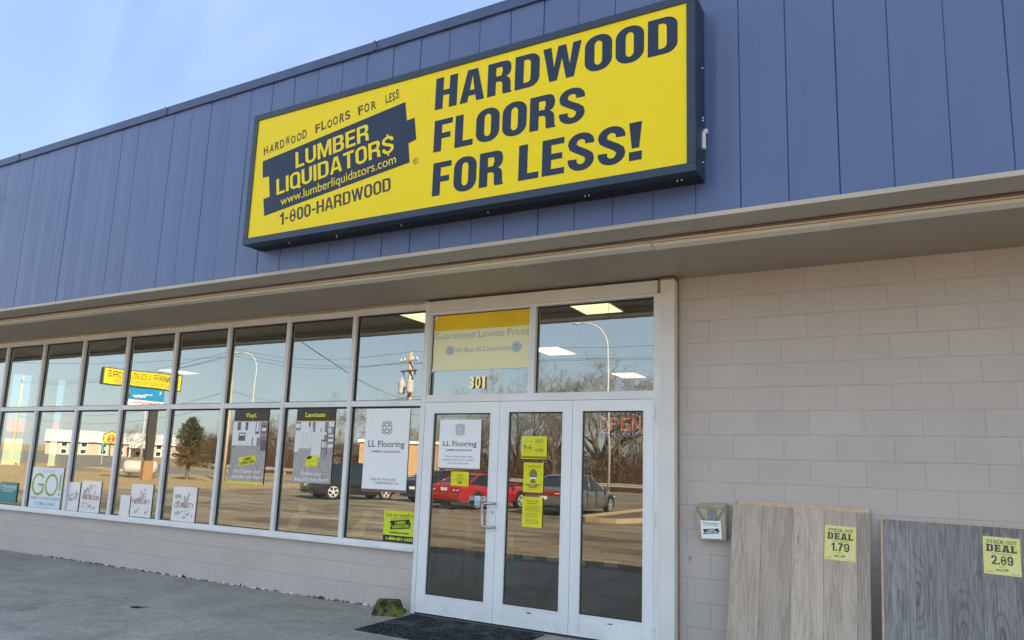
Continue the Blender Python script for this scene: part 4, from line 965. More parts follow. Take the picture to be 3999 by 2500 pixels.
for x0, x1, z0, z1, wd, lab in ((-8.71, -8.255, .668, 1.10, 'INNOVATION', 'white board with red word innovation standing in the window beside the GO board'), (-7.58, -7.13, .672, 1.10, 'HISTORY', 'white board with red word history standing under the reflected pylon sign'), (-6.712, -6.262, .668, 1.103, 'QUALITY', 'white board with red word quality and dark machine drawing')):
    P = stand('window_sign', lab, x0, x1, z0, z1, IY, MT['wmatte'], 'white boards standing inside the windows'); y = IY-.0015
    printed(P, 'drawing', MT['sketch'], lambda b: (sketch(b, x0+.04, x1-.12, z0+.16, z1-.05, 16), sketch(b, x0+.04, x1-.05, z0+.03, z0+.13, 10)))
    y -= .0015
    printed(P, 'lettering', MT['fadedred'], lambda b: text(b, wd, x0+.04, x1-.03, z0+.17, .065, y, weight=.004))
P = stand('window_sign', 'narrow white board with a grey pattern left of the innovation board', -9.01, -8.75, .668, 1.07, IY, MT['wmatte'], 'white boards standing inside the windows'); y = IY-.0015
printed(P, 'drawing', MT['sketch'], lambda b: sketch(b, -8.98, -8.78, .80, .95, 12))
stand('window_sign', 'blank white board leaning low beside the history board', -7.792, -7.560, .665, .942, IY, MT['wmatte'], 'white boards standing inside the windows')

# lit open sign hanging behind the right door
MT['ledr'] = emit('red_led', (1, .16, .10), 1.0); MT['ledb'] = emit('blue_led', (.25, .30, 1), 1.0)
lo = thing('open_sign', 'open sign of red and blue light dots behind the right door', 'led sign')
def dots(name, pts, mt):
    bm = BM()
    for x, z in pts: bmesh.ops.create_icosphere(bm, subdivisions=1, radius=.0042, matrix=Matrix.Translation((x, .10, z)))
    obj(name, bm, mt, lo)
DOT = {'O': ['01110','10001','10001','10001','10001','10001','01110'], 'P': ['11110','10001','10001','11110','10000','10000','10000'], 'E': ['11111','10000','10000','11110','10000','10000','11111'], 'N': ['10001','11001','11001','10101','10011','10011','10001']}
pts = []
for i, ch in enumerate('OPEN'):
    for rr, row in enumerate(DOT[ch]):
        for cc, v in enumerate(row):
            if v == '1': pts.append((-.862+i*.108+cc*.0175, 1.978-rr*.0178))
dots('red_letters', pts, MT['ledr'])
pb = []
for i in range(10): a = math.pi*(.12+.76*i/9); pb += [(-.66+.20*math.cos(a), 1.978+.045*math.sin(a)), (-.66+.20*math.cos(a), 1.866-.035*math.sin(a))]
dots('blue_border', pb, MT['ledb'])
bm = BM(); tube(bm, [(-.80, .105, 2.0), (-.80, .105, 3.715)], .002, 4); tube(bm, [(-.52, .105, 2.0), (-.52, .105, 3.715)], .002, 4); obj('hanging_wire', bm, MT['char'], lo)

# ------------------------------------------------------------------ leaning flooring panels
MT['ply'] = mat('raw_plywood_edge', (.70, .52, .36), (.56, .40, .26), 22, .8, stretch=(1, 4, 1))
MT['oak'] = wood_mat('weathered_oak_planks', (.52, .41, .325), (.34, .255, .195), (.61, .50, .40), (.13, .09, .068), .236, 3.7, .45, .35)
MT['pine'] = wood_mat('blue_grey_pine_planks', (.235, .212, .20), (.135, .122, .118), (.37, .34, .32), (.030, .029, .034), .205, 9.1, .35, 1.0)
MT['tagp'] = mat('weathered_yellow_card', (.80, .72, .17), (.82, .76, .32), 9, .4)
def sample(label, tl, tr, h, lean_top, lean_bot, mt, back_up, back_left, wdt, notch):
    """board leaning on the wall: local x across, z up the board, face towards -y"""
    t = thing('floor_sample_panel', label, 'flooring panel', (tl[0], 0, 0), 0, 'flooring sample panels leaning on the wall')
    tilt = math.asin((lean_bot-lean_top)/h)
    L = h
    t.location = (tl[0], -lean_bot, -.01); t.rotation_euler = (-tilt, math.atan2(tl[1]-tr[1], tr[0]-tl[0]), 0)
    bm = BM(); box(bm, 0, wdt, -.012, 0, 0, L, bev=.0015); obj('face_planks', bm, mt, t)
    bm = BM(); box(bm, back_left, wdt-.003, .0005, .018, 0, L+back_up)
    obj('plywood_back', bm, MT['ply'], t)
    if notch:
        bm = BM(); 
        for i in range(1, 6): x = back_left+(wdt-back_left)*i/6.0+random.uniform(-.02, .02); box(bm, x, x+.025, -.004, .0004, L+.0005, L+back_up+.003)
        obj('plank_tongues', bm, MT['ply'], t)
    return t, L
s1, L1 = sample('light brownish grey oak floor panel leaning on the wall beside the brochure box', (.380, 1.245), (1.43, 1.228), 1.283, .035, .30, MT['oak'], .034, .045, 1.035, True)
s2, L2 = sample('dark blue grey pine floor panel at the right edge, right of the oak panel', (1.505, 1.190), (2.5, 1.172), 1.228, .035, .30, MT['pine'], .010, -.020, 1.12, False)
def price_tag(parent_t, cx, cz, label, lines, ang):
    """a plastic-sleeved card taped to a panel; built in the panel's own tilted plane but its own thing"""
    c = thing('price_card', label, 'price card', (0, 0, 0), 0, 'stack-out deal cards on the floor panels')
    bpy.context.view_layer.update()
    c.matrix_world = parent_t.matrix_world @ Matrix.Translation((cx, -.0135, cz)) @ Matrix.Rotation(ang, 4, 'Y')
    bm = BM(); box(bm, 0, .222, -.002, 0, 0, .262); obj('card', bm, MT['tagp'], c)
    bm = BM(); y = -.0026
    heavy(bm, 'STACK-OUT', .022, .200, .216, .024, y, .17, .14, 0, .16, 0, .10); heavy(bm, 'DEAL', .022, .200, .158, .050, y, .27, .19, 0, .20, 0, .09)
    heavy(bm, lines[1], .047, .176, .070, .062, y, .22, .17, 0, .10); text(bm, lines[2], .070, .146, .026, .016, y, weight=.03)
    text(bm, 'sq ft', .094, .126, .054, .009, y); text(bm, lines[0], .054, .170, .141, .011, y)
    text(bm, lines[3], .014, .052, .014, .006, y); text(bm, lines[4], .160, .205, .008, .006, y)
    obj('lettering', faceout(bm), MT['grayd'], c); return c
MT['grayd'] = mat('faded_black_print', (.055, .055, .052), rough=.5)
price_tag(s1, .712, .905, 'faded yellow stack-out deal card priced 1.79 on the oak panel', ('Country Bluff Oak', '1.79', 'was 1.89', '10038752', '05/09/21 2860'), R(1.2))
price_tag(s2, .632, .898, 'faded yellow stack-out deal card priced 2.89 on the pine panel', ('Rocky Coast Pine', '2.89', 'was 2.99', '10032486', '05/09/21 2860'), R(1.0))

# brochure box on the block wall
MT['oldplastic'] = mat('yellowed_clear_plastic', (.46, .40, .29), (.39, .34, .25), 6, .28, coat=.4); MT['plastic_dk'] = mat('plastic_edge', (.22, .21, .15), rough=.35)
MT['boxgrey'] = mat('grey_leaflet', (.22, .23, .22), rough=.6)
bb = thing('brochure_box', 'yellowed plastic brochure box screwed to the block wall', 'brochure box', (.105, 0, .932))
bm = BM()
a = [(.0, .0), (.228, .012), (.238, .285), (-.004, .275)]
fr = [bm.verts.new((x+.018, -.095, z)) if i < 2 else bm.verts.new((x, -.105, z)) for i, (x, z) in enumerate(a)]
bk = [bm.verts.new((x+(.02 if i < 2 else .012), -.001, z+(0 if i < 2 else .035))) for i, (x, z) in enumerate(a)]
bm.faces.new(fr); bm.faces.new(bk[::-1])
for i in range(4): bm.faces.new((fr[i], bk[i], bk[(i+1) % 4], fr[(i+1) % 4]))
fixn(bm); bmesh.ops.bevel(bm, geom=bm.edges[:], offset=.006, segments=2, affect='EDGES'); obj('case', bm, MT['oldplastic'], bb)
bm = BM()
arc = [(.004+.228*i/16, .272-.125*math.sin(math.pi*i/16)**.9) for i in range(17)]
for (p, q) in zip(arc[:-1], arc[1:]): box(bm, p[0], q[0]+.0005, -.1095, -.1062, min(p[1], q[1])-.003, max(p[1], q[1])+.001)
box(bm, .0, .232, -.109, -.1062, .270, .277); obj('lid_rim', bm, MT['plastic_dk'], bb)
bm = BM(); box(bm, .098, .172, -.1075, -.1058, .165, .262); obj('leaflet', bm, MT['boxgrey'], bb)
bm = BM(); lathe(bm, [(.004, 0), (.003, -.003)], (.118, -.1078, .205), 'y', 8); lathe(bm, [(.004, 0), (.003, -.003)], (.150, -.1078, .205), 'y', 8); obj('rivets', bm, MT['whitep'], bb)
bm = BM(); v = [bm.verts.new(p) for p in ((.048, -.1115, .018), (.218, -.1115, .024), (.208, -.1115, .170), (.037, -.1115, .166))]; bm.faces.new(v)
lab_ = obj('paper_label', faceout(bm), MT['white'], bb)
def f(b):
    text(b, 'Sorry we missed you.', .056, .196, .143, .010, y, weight=.03); text(b, 'Please take a catalog.', .070, .182, .128, .008, y, weight=.01); logo_poly(b, .128, .082, .135, .040, y, R(6))
y = -.1125; bm = BM(); f(bm); obj('label_print', faceout(bm), MT['black'], lab_)
y = -.1135; bm = BM(); logo_text(bm, .128, .082, .135, .040, y, R(6), weight=.02); obj('label_badge_lettering', faceout(bm), MT['white'], lab_)
# rusty hook in the wall
bm = BM(); tube(bm, [(.03, 0, .79), (.03, -.02, .79), (.03, -.03, .775), (.028, -.026, .755), (.028, -.012, .752)], .004, 6); lathe(bm, [(.012, 0), (.012, -.004)], (.03, -.001, .79), 'y', 10)
tag(obj('wall_hook', bm, MT['steel'], smooth=False), 'small metal hook in the block wall under the brochure box', 'hook')

# ------------------------------------------------------------------ door mat, chock, debris
n = N('black_rubber_mat'); salt = n.rng(n.noise(48, 3, .5), .60, .68); big = n.rng(n.noise(4.5, 6, .65, .6), .50, .66)
col = n.mix(n.math('MULTIPLY', salt, .55), (.013, .016, .022), (.40, .42, .45)); col = n.mix(n.math('MULTIPLY', big, .5), col, (.13, .15, .18))
n.bump(n.noise(260, 2), .7, .006); n.fin(col, .85, spec=.2)
bm = BM(); box(bm, -2.735, -1.265, -1.055, -.165, -.0098, .003, bev=.002); mo = tag(obj('door_mat', bm, n.m), 'black rubber door mat speckled with salt before the doors', 'mat')
MT['palec'] = mat('pale_mat_border', (.42, .41, .40), (.26, .25, .245), 12, .9)
bm = BM()
for bx in ((-2.775, -2.737, -1.09, -.135), (-1.263, -1.225, -1.09, -.135), (-2.737, -1.263, -1.09, -1.057), (-2.737, -1.263, -.163, -.135)): box(bm, bx[0], bx[1], bx[2], bx[3], -.0095, -.006)
obj('border', bm, MT['palec'], mo)
n = N('worn_yellow_rubber'); f_ = n.rng(n.noise(11, 7, .7, .5), .42, .78); n.bump(n.noise(50), .4, .01); n.fin(n.mix(f_, (.016, .018, .014), (.34, .34, .03)), .7, spec=.3); CHK = n.m
bm = BM()
fb = [(-.145, -.10), (.145, -.10), (.165, .09), (-.165, .09)]; ft = [(-.105, -.045), (.105, -.045), (.11, .055), (-.11, .055)]
vb = [bm.verts.new((x, yy, 0)) for x, yy in fb]; vt = [bm.verts.new((x, yy, .145)) for x, yy in ft]
bm.faces.new(vb[::-1]); bm.faces.new(vt)
for i in range(4): bm.faces.new((vb[i], vb[(i+1) % 4], vt[(i+1) % 4], vt[i]))
bmesh.ops.bevel(bm, geom=bm.edges[:], offset=.009, segments=2, affect='EDGES')
ch = obj('wheel_chock', bm, CHK); ch.location = (-2.955, -.29, -.01); ch.rotation_euler = (0, 0, R(24)); tag(ch, 'worn black and yellow wedge block beside the door mat', 'wheel chock')
bm = BM(); box(bm, -.02, .02, -.11, -.101, .05, .07); oo = obj('grip_slot', bm, MT['gap'], ch)
rg = random.Random(21); bm = BM()
for i in range(240):
    x = rg.uniform(-9.5, -2.85); l = rg.uniform(.006, .028)*(1.6 if rg.random() < .1 else 1); yy = -.056-abs(rg.gauss(0, .012)); zz = -.0095
    a = rg.random()*6.28; p = Vector((x, yy, zz))
    v = [bm.verts.new(p+Vector((l*math.cos(a+k*2.1)*.8, l*math.sin(a+k*2.1)*.5, rg.uniform(0, .012)))) for k in range(3)] ; tip = bm.verts.new(p+Vector((0, 0, l*.9)))
    for k in range(3): bm.faces.new((v[k], v[(k+1) % 3], tip))
    bm.faces.new(v[::-1])
tag(obj('leaf_litter', bm, mat('dead_leaf_crumbs', (.05, .04, .032), (.11, .085, .06), 9, .9)), 'dark leaf crumbs along the foot of the low wall', 'litter', kind='stuff')
bm = BM()
for i in range(150):
    x = rg.choice((rg.uniform(-8.5, -2.9), rg.uniform(-7.3, -4.8))); l = rg.uniform(.01, .05); z = rg.uniform(-.0085, .012)
    box(bm, x, x+l, -.0535-rg.random()*.010, -.0502, -.0095, z)
part('paint_drips', bm, MT['wmatte'])
bm = BM(); tube(bm, [(-5.10, -1.62, -.004), (-5.03, -1.60, .003), (-4.99, -1.575, .002), (-4.90, -1.55, .012)], [.006, .013, .006, .002], 5)
tag(obj('twig', bm, mat('twig_bark', (.045, .032, .024), rough=.9)), 'small dark twig lying on the concrete walk', 'twig')

# ------------------------------------------------------------------ inside the shop
MT['pinewood'] = mat('pine_stud', (.42, .32, .19), (.34, .25, .14), 12, .7, stretch=(1, 1, .15))
MT['carton'] = mat('dark_red_carton', (.10, .035, .03), (.08, .03, .026), 3, .6); MT['yplate'] = mat('yellow_plate', (.62, .42, .10), rough=.5)
tb = thing('display_table', 'rough pine display table inside the left door', 'table', (-3.35, 1.9, 0))
bm = BM(); box(bm, -.55, .45, -.40, .55, .80, .84); obj('tabletop', bm, MT['pinewood'], tb)
for x, yy in ((-.30, -.22), (.19, -.34), (-.48, .45), (.36, .45)):
    bm = BM(); box(bm, x-.05, x+.04, yy-.04, yy+.04, .001, .799); obj('leg', bm, MT['pinewood'], tb)
bm = BM(); lathe(bm, [(.075, 0), (.075, .20)], (-3.66, 1.70, .841), 'z', 18); tag(obj('paper_roll', bm, MT['white'], smooth=False), 'upright white roll on the display table inside the left door', 'paper roll')
bm = BM(); box(bm, -3.46, -3.20, 1.60, 1.74, .841, .955); box(bm, -3.43, -3.40, 1.66, 1.68, .955, .975); box(bm, -3.26, -3.23, 1.66, 1.68, .955, .975); bx = tag(obj('equipment_box', bm, mat('pale_grey_box', (.52, .52, .50), rough=.5)), 'pale grey equipment box on the display table inside the left door', 'box')
sb = thing('sandwich_board', 'teal sandwich board standing inside between the doors', 'sandwich board', (-2.98, 2.05, 0), R(28))
for s_ in (-1, 1):
    bm = BM(); v = [(-.27, s_*.20, .001), (.27, s_*.20, .001), (.25, s_*.02, .95), (-.25, s_*.02, .95)]
    a = [bm.verts.new(p) for p in v]; b = [bm.verts.new((p[0], p[1]+.015, p[2])) for p in v]
    bm.faces.new(a); bm.faces.new(b[::-1])
    for i in range(4): bm.faces.new((a[i], b[i], b[(i+1) % 4], a[(i+1) % 4]))
    fixn(bm); obj('panel', bm, MT['teal'], sb)
bm = BM(); quad(bm, [(-.15, -.140, .35), (.15, -.140, .35), (.14, -.075, .72), (-.14, -.075, .72)]); obj('white_notice', bm, MT['white'], sb)
pz = 0
for i, (x, yy) in enumerate(((-2.55, 2.0), (-2.25, 2.05), (-1.85, 1.95), (-1.5, 2.1))):
    bm = BM(); box(bm, x-.14, x+.14, yy, yy+.9, .001, .46+.03*(i % 2), bev=.004)
    c = tag(obj('flooring_carton', bm, MT['carton']), ('dark red flooring carton with white label, ' + ('nearest the sandwich board', 'second from the sandwich board', 'third from the sandwich board', 'behind the right door')[i]), 'carton', 'flooring cartons inside the doors')
    bm = BM(); box(bm, x-.09, x+.08, yy-.002, yy-.0005, .36, .425); obj('label', bm, MT['white'], c)
for i, x in enumerate((-5.02, -3.98)):
    tg = thing('tile_cutter', ('yellow tile cutter with silver rail low in the laminate poster window', 'yellow tile cutter foot left of the lime sticker')[i], 'tile cutter', (x, .42, .64), R(10), 'tile cutters in the window')
    bm = BM(); prism_y(bm, [(-.09, 0), (.05, .0), (.10, .17), (.08, .19), (-.02, .19), (-.10, .04)], -.01, .01); obj('foot', bm, MT['yplate'], tg)
    bm = BM(); box(bm, .02, .72-.3*i, -.03, .0, .155, .18); obj('rail', bm, MT['alu'], tg)
    bm = BM(); box(bm, -.03, .08, .1, .12, .2, .28); obj('handle', bm, MT['yplate'], tg)
bm = BM(); box(bm, -6.2, -3.3, .25, .75, .001, .62); tag(obj('window_shelf', bm, MT['int_wall']), 'low shelf behind the glass under the vinyl and laminate posters', 'shelf')
bm = BM(); box(bm, -15.8, -6.6, .22, .60, .001, .60); tag(obj('window_shelf', bm, MT['int_wall']), 'long low shelf behind the white boards', 'shelf')
hp = thing('house_plant', 'dark bushy plant inside the leftmost window', 'plant', (-11.0, .40, .60))
bm = BM(); lathe(bm, [(.08, 0), (.11, .16)], (0, 0, 0), 'z', 14); obj('pot', bm, MT['char'], hp)
bm = BM(); rg = random.Random(2)
for i in range(160):
    p = Vector((rg.gauss(0, .11), rg.gauss(0, .11), .30+rg.gauss(0, .12))); d = Vector((rg.gauss(0, 1), rg.gauss(0, 1), rg.gauss(.3, 1))).normalized()*.07; e = d.orthogonal().normalized()*.022
    quad(bm, [p-d, p+e, p+d, p-e])
obj('leaves', bm, mat('plant_leaf', (.02, .045, .02), (.03, .06, .025), 8, .5), hp)

# ------------------------------------------------------------------ parked cars
MT['tyre'] = mat('tyre_rubber', (.018, .018, .018), rough=.85); MT['rim'] = mat('alloy_rim', (.72, .72, .72), rough=.35, metal=.35)
MT['cglass'] = mat('car_glass', (.010, .014, .018), rough=.04, spec=.9); MT['arch'] = mat('wheel_arch_black', (.008, .008, .008), rough=.95)
MT['tail'] = mat('tail_lamp_red', (.42, .012, .010), (.30, .01, .01), 30, .12, coat=.6); MT['tailw'] = mat('lamp_clear', (.8, .7, .65), rough=.1); MT['blackpl'] = mat('black_plastic', (.02, .02, .021), rough=.5)
def car(name, label, loc, head, paint, L=4.9, W=1.86, H=1.46, style='sedan'):
    """local +y is the nose, origin on the ground under the middle"""
    t = thing(name, label, 'car', loc, head, 'cars parked in a row in front of the shop')
    hw = W/2; hl = L/2; suv = style == 'suv'; cp = style == 'coupe'
    belt = .98 if suv else (.90 if cp else .93); deck = 1.02 if suv else (.99 if cp else 1.03); hood = 1.0 if suv else .86
    st = [(-hl, .86, .42, deck-.32), (-hl+.06, .93, .30, deck-.08), (-hl+.28, .97, .24, deck), (-hl+.8, .99, .22, deck+.02), (-hl+1.25, 1.0, .20, deck-.02), (-.25, .985, .20, belt), (.55, .98, .20, belt), (hl-1.55, .99, .20, belt+.0), (hl-.9, 1.0, .22, hood), (hl-.35, .95, .24, hood-.09), (hl-.08, .86, .30, hood-.20), (hl, .76, .40, hood-.34)]
    bm = BM(); rings = []
    for (yy, k, zl, zt) in st:
        w_ = hw*k; prof = [(0, zl), (w_*.86, zl), (w_*.97, zl+.10), (w_, zl+.28 if zl+.28 < zt-.25 else (zl+zt)/2), (w_*.985, zt-.16), (w_*.93, zt-.03), (w_*.80, zt), (0, zt+.03)]
        ring = [bm.verts.new((x, yy, z)) for x, z in prof] + [bm.verts.new((-x, yy, z)) for x, z in prof[-2:0:-1]]
        rings.append(ring)
    n = len(rings[0])
    for A, B in zip(rings[:-1], rings[1:]):
        for i in range(n): bm.faces.new((A[i], A[(i+1) % n], B[(i+1) % n], B[i]))
    bm.faces.new(rings[0]); bm.faces.new(rings[-1]); fixn(bm)
    b = obj('body', bm, paint, t, smooth=True); m = b.modifiers.new('s', 'SUBSURF'); m.levels = m.render_levels = 2
    # cabin: glass shell, painted roof, pillars
    if suv: Y = [-hl+.10, -hl+.55, .35, 1.25]
    elif cp: Y = [-hl+.45, -hl+1.45, .05, 1.05]
    else: Y = [-hl+.55, -hl+1.50, .25, 1.20]
    zb = belt-.02; zd = (deck-.01 if not suv else belt); k1, k2 = .90, .70 if not suv else .76
    base = [(-hw*k1*.94, Y[0], zd), (hw*k1*.94, Y[0], zd), (hw*k1, Y[0]+.9, zb), (hw*k1, Y[2], zb), (hw*k1*.9, Y[3], zb), (-hw*k1*.9, Y[3], zb), (-hw*k1, Y[2], zb), (-hw*k1, Y[0]+.9, zb)]
    top = [(-hw*k2*.9, Y[1], H-.06), (hw*k2*.9, Y[1], H-.06), (hw*k2, (Y[1]+Y[2])/2-.1, H-.015), (hw*k2, Y[2]-.05, H-.03), (hw*k2*.92, Y[2]+.05, H-.05), (-hw*k2*.92, Y[2]+.05, H-.05), (-hw*k2, Y[2]-.05, H-.03), (-hw*k2, (Y[1]+Y[2])/2-.1, H-.015)]
    bm = BM(); vb = [bm.verts.new(p) for p in base]; vt = [bm.verts.new(p) for p in top]
    for i in range(8): bm.faces.new((vb[i], vb[(i+1) % 8], vt[(i+1) % 8], vt[i]))
    bm.faces.new(vt); fixn(bm); obj('windows', bm, MT['cglass'], t)
    bm = BM()
    rt = []
    for yy, kk, zz in ((Y[1]-.10, .88, H-.085), (Y[1]+.05, .96, H-.035), ((Y[1]+Y[2])/2-.1, 1.03, H), (Y[2]-.05, 1.02, H-.02), (Y[2]+.09, .93, H-.06)):
        rt.append([bm.verts.new((x*hw*k2*kk, yy, zz+dz)) for x, dz in ((-1, -.03), (-.9, .006), (-.4, .018), (.4, .018), (.9, .006), (1, -.03))])
    for A, B in zip(rt[:-1], rt[1:]):
        for i in range(5): bm.faces.new((A[i], A[i+1], B[i+1], B[i]))
    fixn(bm)
    for f_ in bm.faces:
        f_.normal_update()
        if f_.normal.z < 0: f_.normal_flip()
    obj('roof', bm, paint, t, smooth=True)
    for s_ in (-1, 1):
        bm = BM()
        def up_(i): p = base[i]; return Vector((abs(p[0])*s_*1.004, p[1], p[2]-.02))
        def tp_(i): p = top[i]; return Vector((abs(p[0])*s_*1.01, p[1], p[2]))
        tube(bm, [up_(1), tp_(1)], .045 if not suv else .06, 6); tube(bm, [up_(4), tp_(4)], .04, 6)
        mid = (up_(3)+up_(2))/2 + Vector((0, .05, 0)); mt_ = (tp_(2)+tp_(3))/2; tube(bm, [mid, mt_], .035, 6)
        if not cp: tube(bm, [up_(2)+Vector((0, -.12, 0)), (tp_(1)+tp_(2))/2], .05, 6)
        tube(bm, [tp_(1), tp_(2), tp_(3), tp_(4)], .03, 6)
        obj('pillars', bm, paint, t, smooth=True)
        bm = BM(); box(bm, s_*(hw*.93), s_*(hw+.16), Y[3]-.22, Y[3]-.12, belt+.0, belt+.13, bev=.03); obj('mirror', bm, paint if not suv else MT['blackpl'], t)
        for sg in (-1, 1):
            wy = sg*(L*.5-(.93 if sg > 0 else 1.02)); wr = .335 if not suv else .36
            bm = BM(); lathe(bm, [(wr*.55, -.09), (wr*.93, -.11), (wr, -.07), (wr, .07), (wr*.93, .11), (wr*.55, .09)], (s_*(hw-.105), wy, wr), 'x', 26); wh = obj('wheel', bm, MT['tyre'], t, smooth=False)
            bm = BM(); rx = s_*(hw+.004)
            lathe(bm, [(wr*.66, -.03), (wr*.68, -.003), (wr*.60, .0)], (rx, wy, wr), 'x', 24) if False else None
            for i in range(24):
                a0, a1 = 2*math.pi*i/24, 2*math.pi*(i+1)/24
                P_ = lambda r, a, d=0: (rx+s_*d, wy+r*math.cos(a), wr+r*math.sin(a))
                quad(bm, [P_(wr*.68, a0), P_(wr*.68, a1), P_(wr*.60, a1), P_(wr*.60, a0)])
            for i in range(5):
                a = 2*math.pi*i/5+.3
                quad(bm, [P_(wr*.62, a-.16, -.002), P_(wr*.62, a+.16, -.002), P_(wr*.12, a+.5, .004), P_(wr*.12, a-.5, .004)])
            bm.faces.new([bm.verts.new(P_(wr*.16, 2*math.pi*i/12, .006)) for i in range(12)])
            obj('rim', bm, MT['rim'], wh)
            bm = BM(); ar = wr*1.17; fr_ = []
            for i in range(25):
                a = R(-12+204*i/24); fr_.append((wy+ar*math.cos(a), wr+.02+ar*math.sin(a)))
            o = [bm.verts.new((s_*(hw+.0015), p, q)) for p, q in fr_]; inn = [bm.verts.new((s_*(hw*.75), p, q)) for p, q in fr_]
            bm.faces.new(o)
            for i in range(24): bm.faces.new((o[i], o[i+1], inn[i+1], inn[i]))
            obj('wheel_arch', bm, MT['arch'], t)
    # tail end
    ty = -hl
    if style == 'sedan':
        for s_ in (-1, 1):
            bm = BM(); box(bm, s_*hw*.34, s_*hw*.90, ty-.012, ty+.16, .76, .92, bev=.02); l = obj('tail_light', bm, MT['tail'], t)
            bm = BM(); box(bm, s_*hw*.50, s_*hw*.62, ty-.016, ty-.0125, .80, .83); box(bm, s_*hw*.66, s_*hw*.72, ty-.016, ty-.0125, .80, .83); obj('lamp_lens', bm, MT['tailw'], l)
        bm = BM(); box(bm, -hw*.34, hw*.34, ty-.006, ty+.1, .78, .90, bev=.01); obj('tail_light_bar', bm, MT['tail'], t)
    elif style == 'coupe':
        for s_ in (-1, 1):
            bm = BM(); box(bm, s_*hw*.46, s_*hw*.93, ty-.012, ty+.2, .70, .86, bev=.03); l = obj('tail_light', bm, MT['tail'], t)
            bm = BM(); box(bm, s_*hw*.52, s_*hw*.64, ty-.016, ty-.0125, .73, .78); box(bm, s_*hw*.72, s_*hw*.84, ty-.016, ty-.0125, .73, .78); obj('lamp_lens', bm, MT['tailw'], l)
    else:
        for s_ in (-1, 1): bm = BM(); box(bm, s_*hw*.62, s_*hw*.94, ty-.01, ty+.2, .84, 1.02, bev=.02); obj('tail_light', bm, MT['tail'], t)
    bm = BM(); box(bm, -.16, .16, ty-.014, ty-.004, .58 if style != 'coupe' else .72, .70 if style != 'coupe' else .84); obj('number_plate', bm, MT['whitep'], t)
    bm = BM(); box(bm, -hw*.80, hw*.80, ty-.02, ty+.3, .26, .38, bev=.03); obj('bumper_insert', bm, MT['blackpl'], t)
    bm = BM()
    for x in (-.5, .5): lathe(bm, [(.035, -.08), (.035, .1)], (x, ty, .27), 'y', 10)
    obj('exhaust_tips', bm, MT['steel'], t)
    bm = BM(); box(bm, -.7, .7, hl-.08, hl+.015, .42, .60, bev=.02); obj('grille', bm, MT['blackpl'], t)
    for s_ in (-1, 1): bm = BM(); box(bm, s_*hw*.45, s_*hw*.80, hl-.22, hl-.02, .58, .68, bev=.02); obj('headlight', bm, MT['tailw'], t)
    # door cuts
    for s_ in (-1, 1):
        bm = BM()
        for yy in ((-.75, .15, 1.05) if not cp else (-.55, .85)): box(bm, s_*(hw*.93), s_*(hw*.998), yy, yy+.008, .34, belt-.05)
        obj('door_gaps', bm, MT['arch'], t)
        bm = BM()
        for yy in ((-.62, .28) if not cp else (-.40,)): box(bm, s_*(hw*.95), s_*(hw*1.012), yy, yy+.15, .78, .81, bev=.006)
        obj('door_handle', bm, paint, t)
    return t
p_grey = mat('grey_metallic_paint', (.16, .165, .17), rough=.28, metal=.35, coat=.8); p_red = mat('red_car_paint', (.36, .008, .010), rough=.25, coat=.8)
p_blk = mat('black_car_paint', (.012, .012, .014), rough=.2, coat=.9); p_dk = mat('dark_blue_grey_paint', (.012, .014, .017), rough=.22, coat=.9)
car('parked_car', 'grey metallic sedan with full red tail light bar at the right end of the row', (-10.5, -21.2, -.15), R(181), p_grey, 5.08, 1.92, 1.51, 'sedan')
car('parked_car', 'bright red coupe between the black and the grey car', (-14.35, -20.7, -.15), R(188), p_red, 4.7, 1.80, 1.40, 'coupe')
car('parked_car', 'black sedan partly hidden behind the red coupe', (-18.2, -23.6, -.15), R(186), p_blk, 4.8, 1.82, 1.46, 'dark')
car('parked_car', 'dark blue grey sport utility car at the left end of the row', (-21.75, -20.9, -.15), R(206), p_dk, 4.6, 1.86, 1.68, 'suv')

# kerbed island in front of the grey car
MT['kerb'] = mat('tan_concrete_kerb', (.42, .33, .20), (.33, .26, .15), 3, .85); MT['mulch'] = mat('dark_bare_soil', (.09, .06, .04), (.16, .11, .06), 9, .95, bump=.8, bscale=30)
def island(name, cx, cy, a, b, rot, kind=True):
    """rounded kerbed planting island; half sizes a, b"""
    pts = []
    for i in range(40):
        q = 2*math.pi*i/40; x = a*math.copysign(abs(math.cos(q))**.45, math.cos(q)); y_ = b*math.copysign(abs(math.sin(q))**.8, math.sin(q))
        pts.append((cx+x*math.cos(rot)-y_*math.sin(rot), cy+x*math.sin(rot)+y_*math.cos(rot)))
    bm = BM(); g0 = gz(cx, cy)
    def rg_(sc, z): return [bm.verts.new((cx+(x-cx)*sc[0], cy+(y_-cy)*sc[1], z)) for x, y_ in pts]
    o0 = rg_((1, 1), g0-.05); o1 = rg_((1, 1), g0+.16); i1 = rg_((1-.16/a, 1-.16/b), g0+.16); i0 = rg_((1-.16/a, 1-.16/b), g0+.06)
    for A, B in ((o0, o1), (o1, i1), (i1, i0)):
        for i in range(40): bm.faces.new((A[i], A[(i+1) % 40], B[(i+1) % 40], B[i])).material_index = 0
    bm.faces.new(i0).material_index = 1
    fixn(bm); return tag(obj(name, bm, [MT['kerb'], MT['mulch']]), kind='structure')
island('kerbed_island', -7.55, -21.4, 1.3, 4.6, 0)
island('traffic_island', -72, -41, 5, 1.6, R(15))
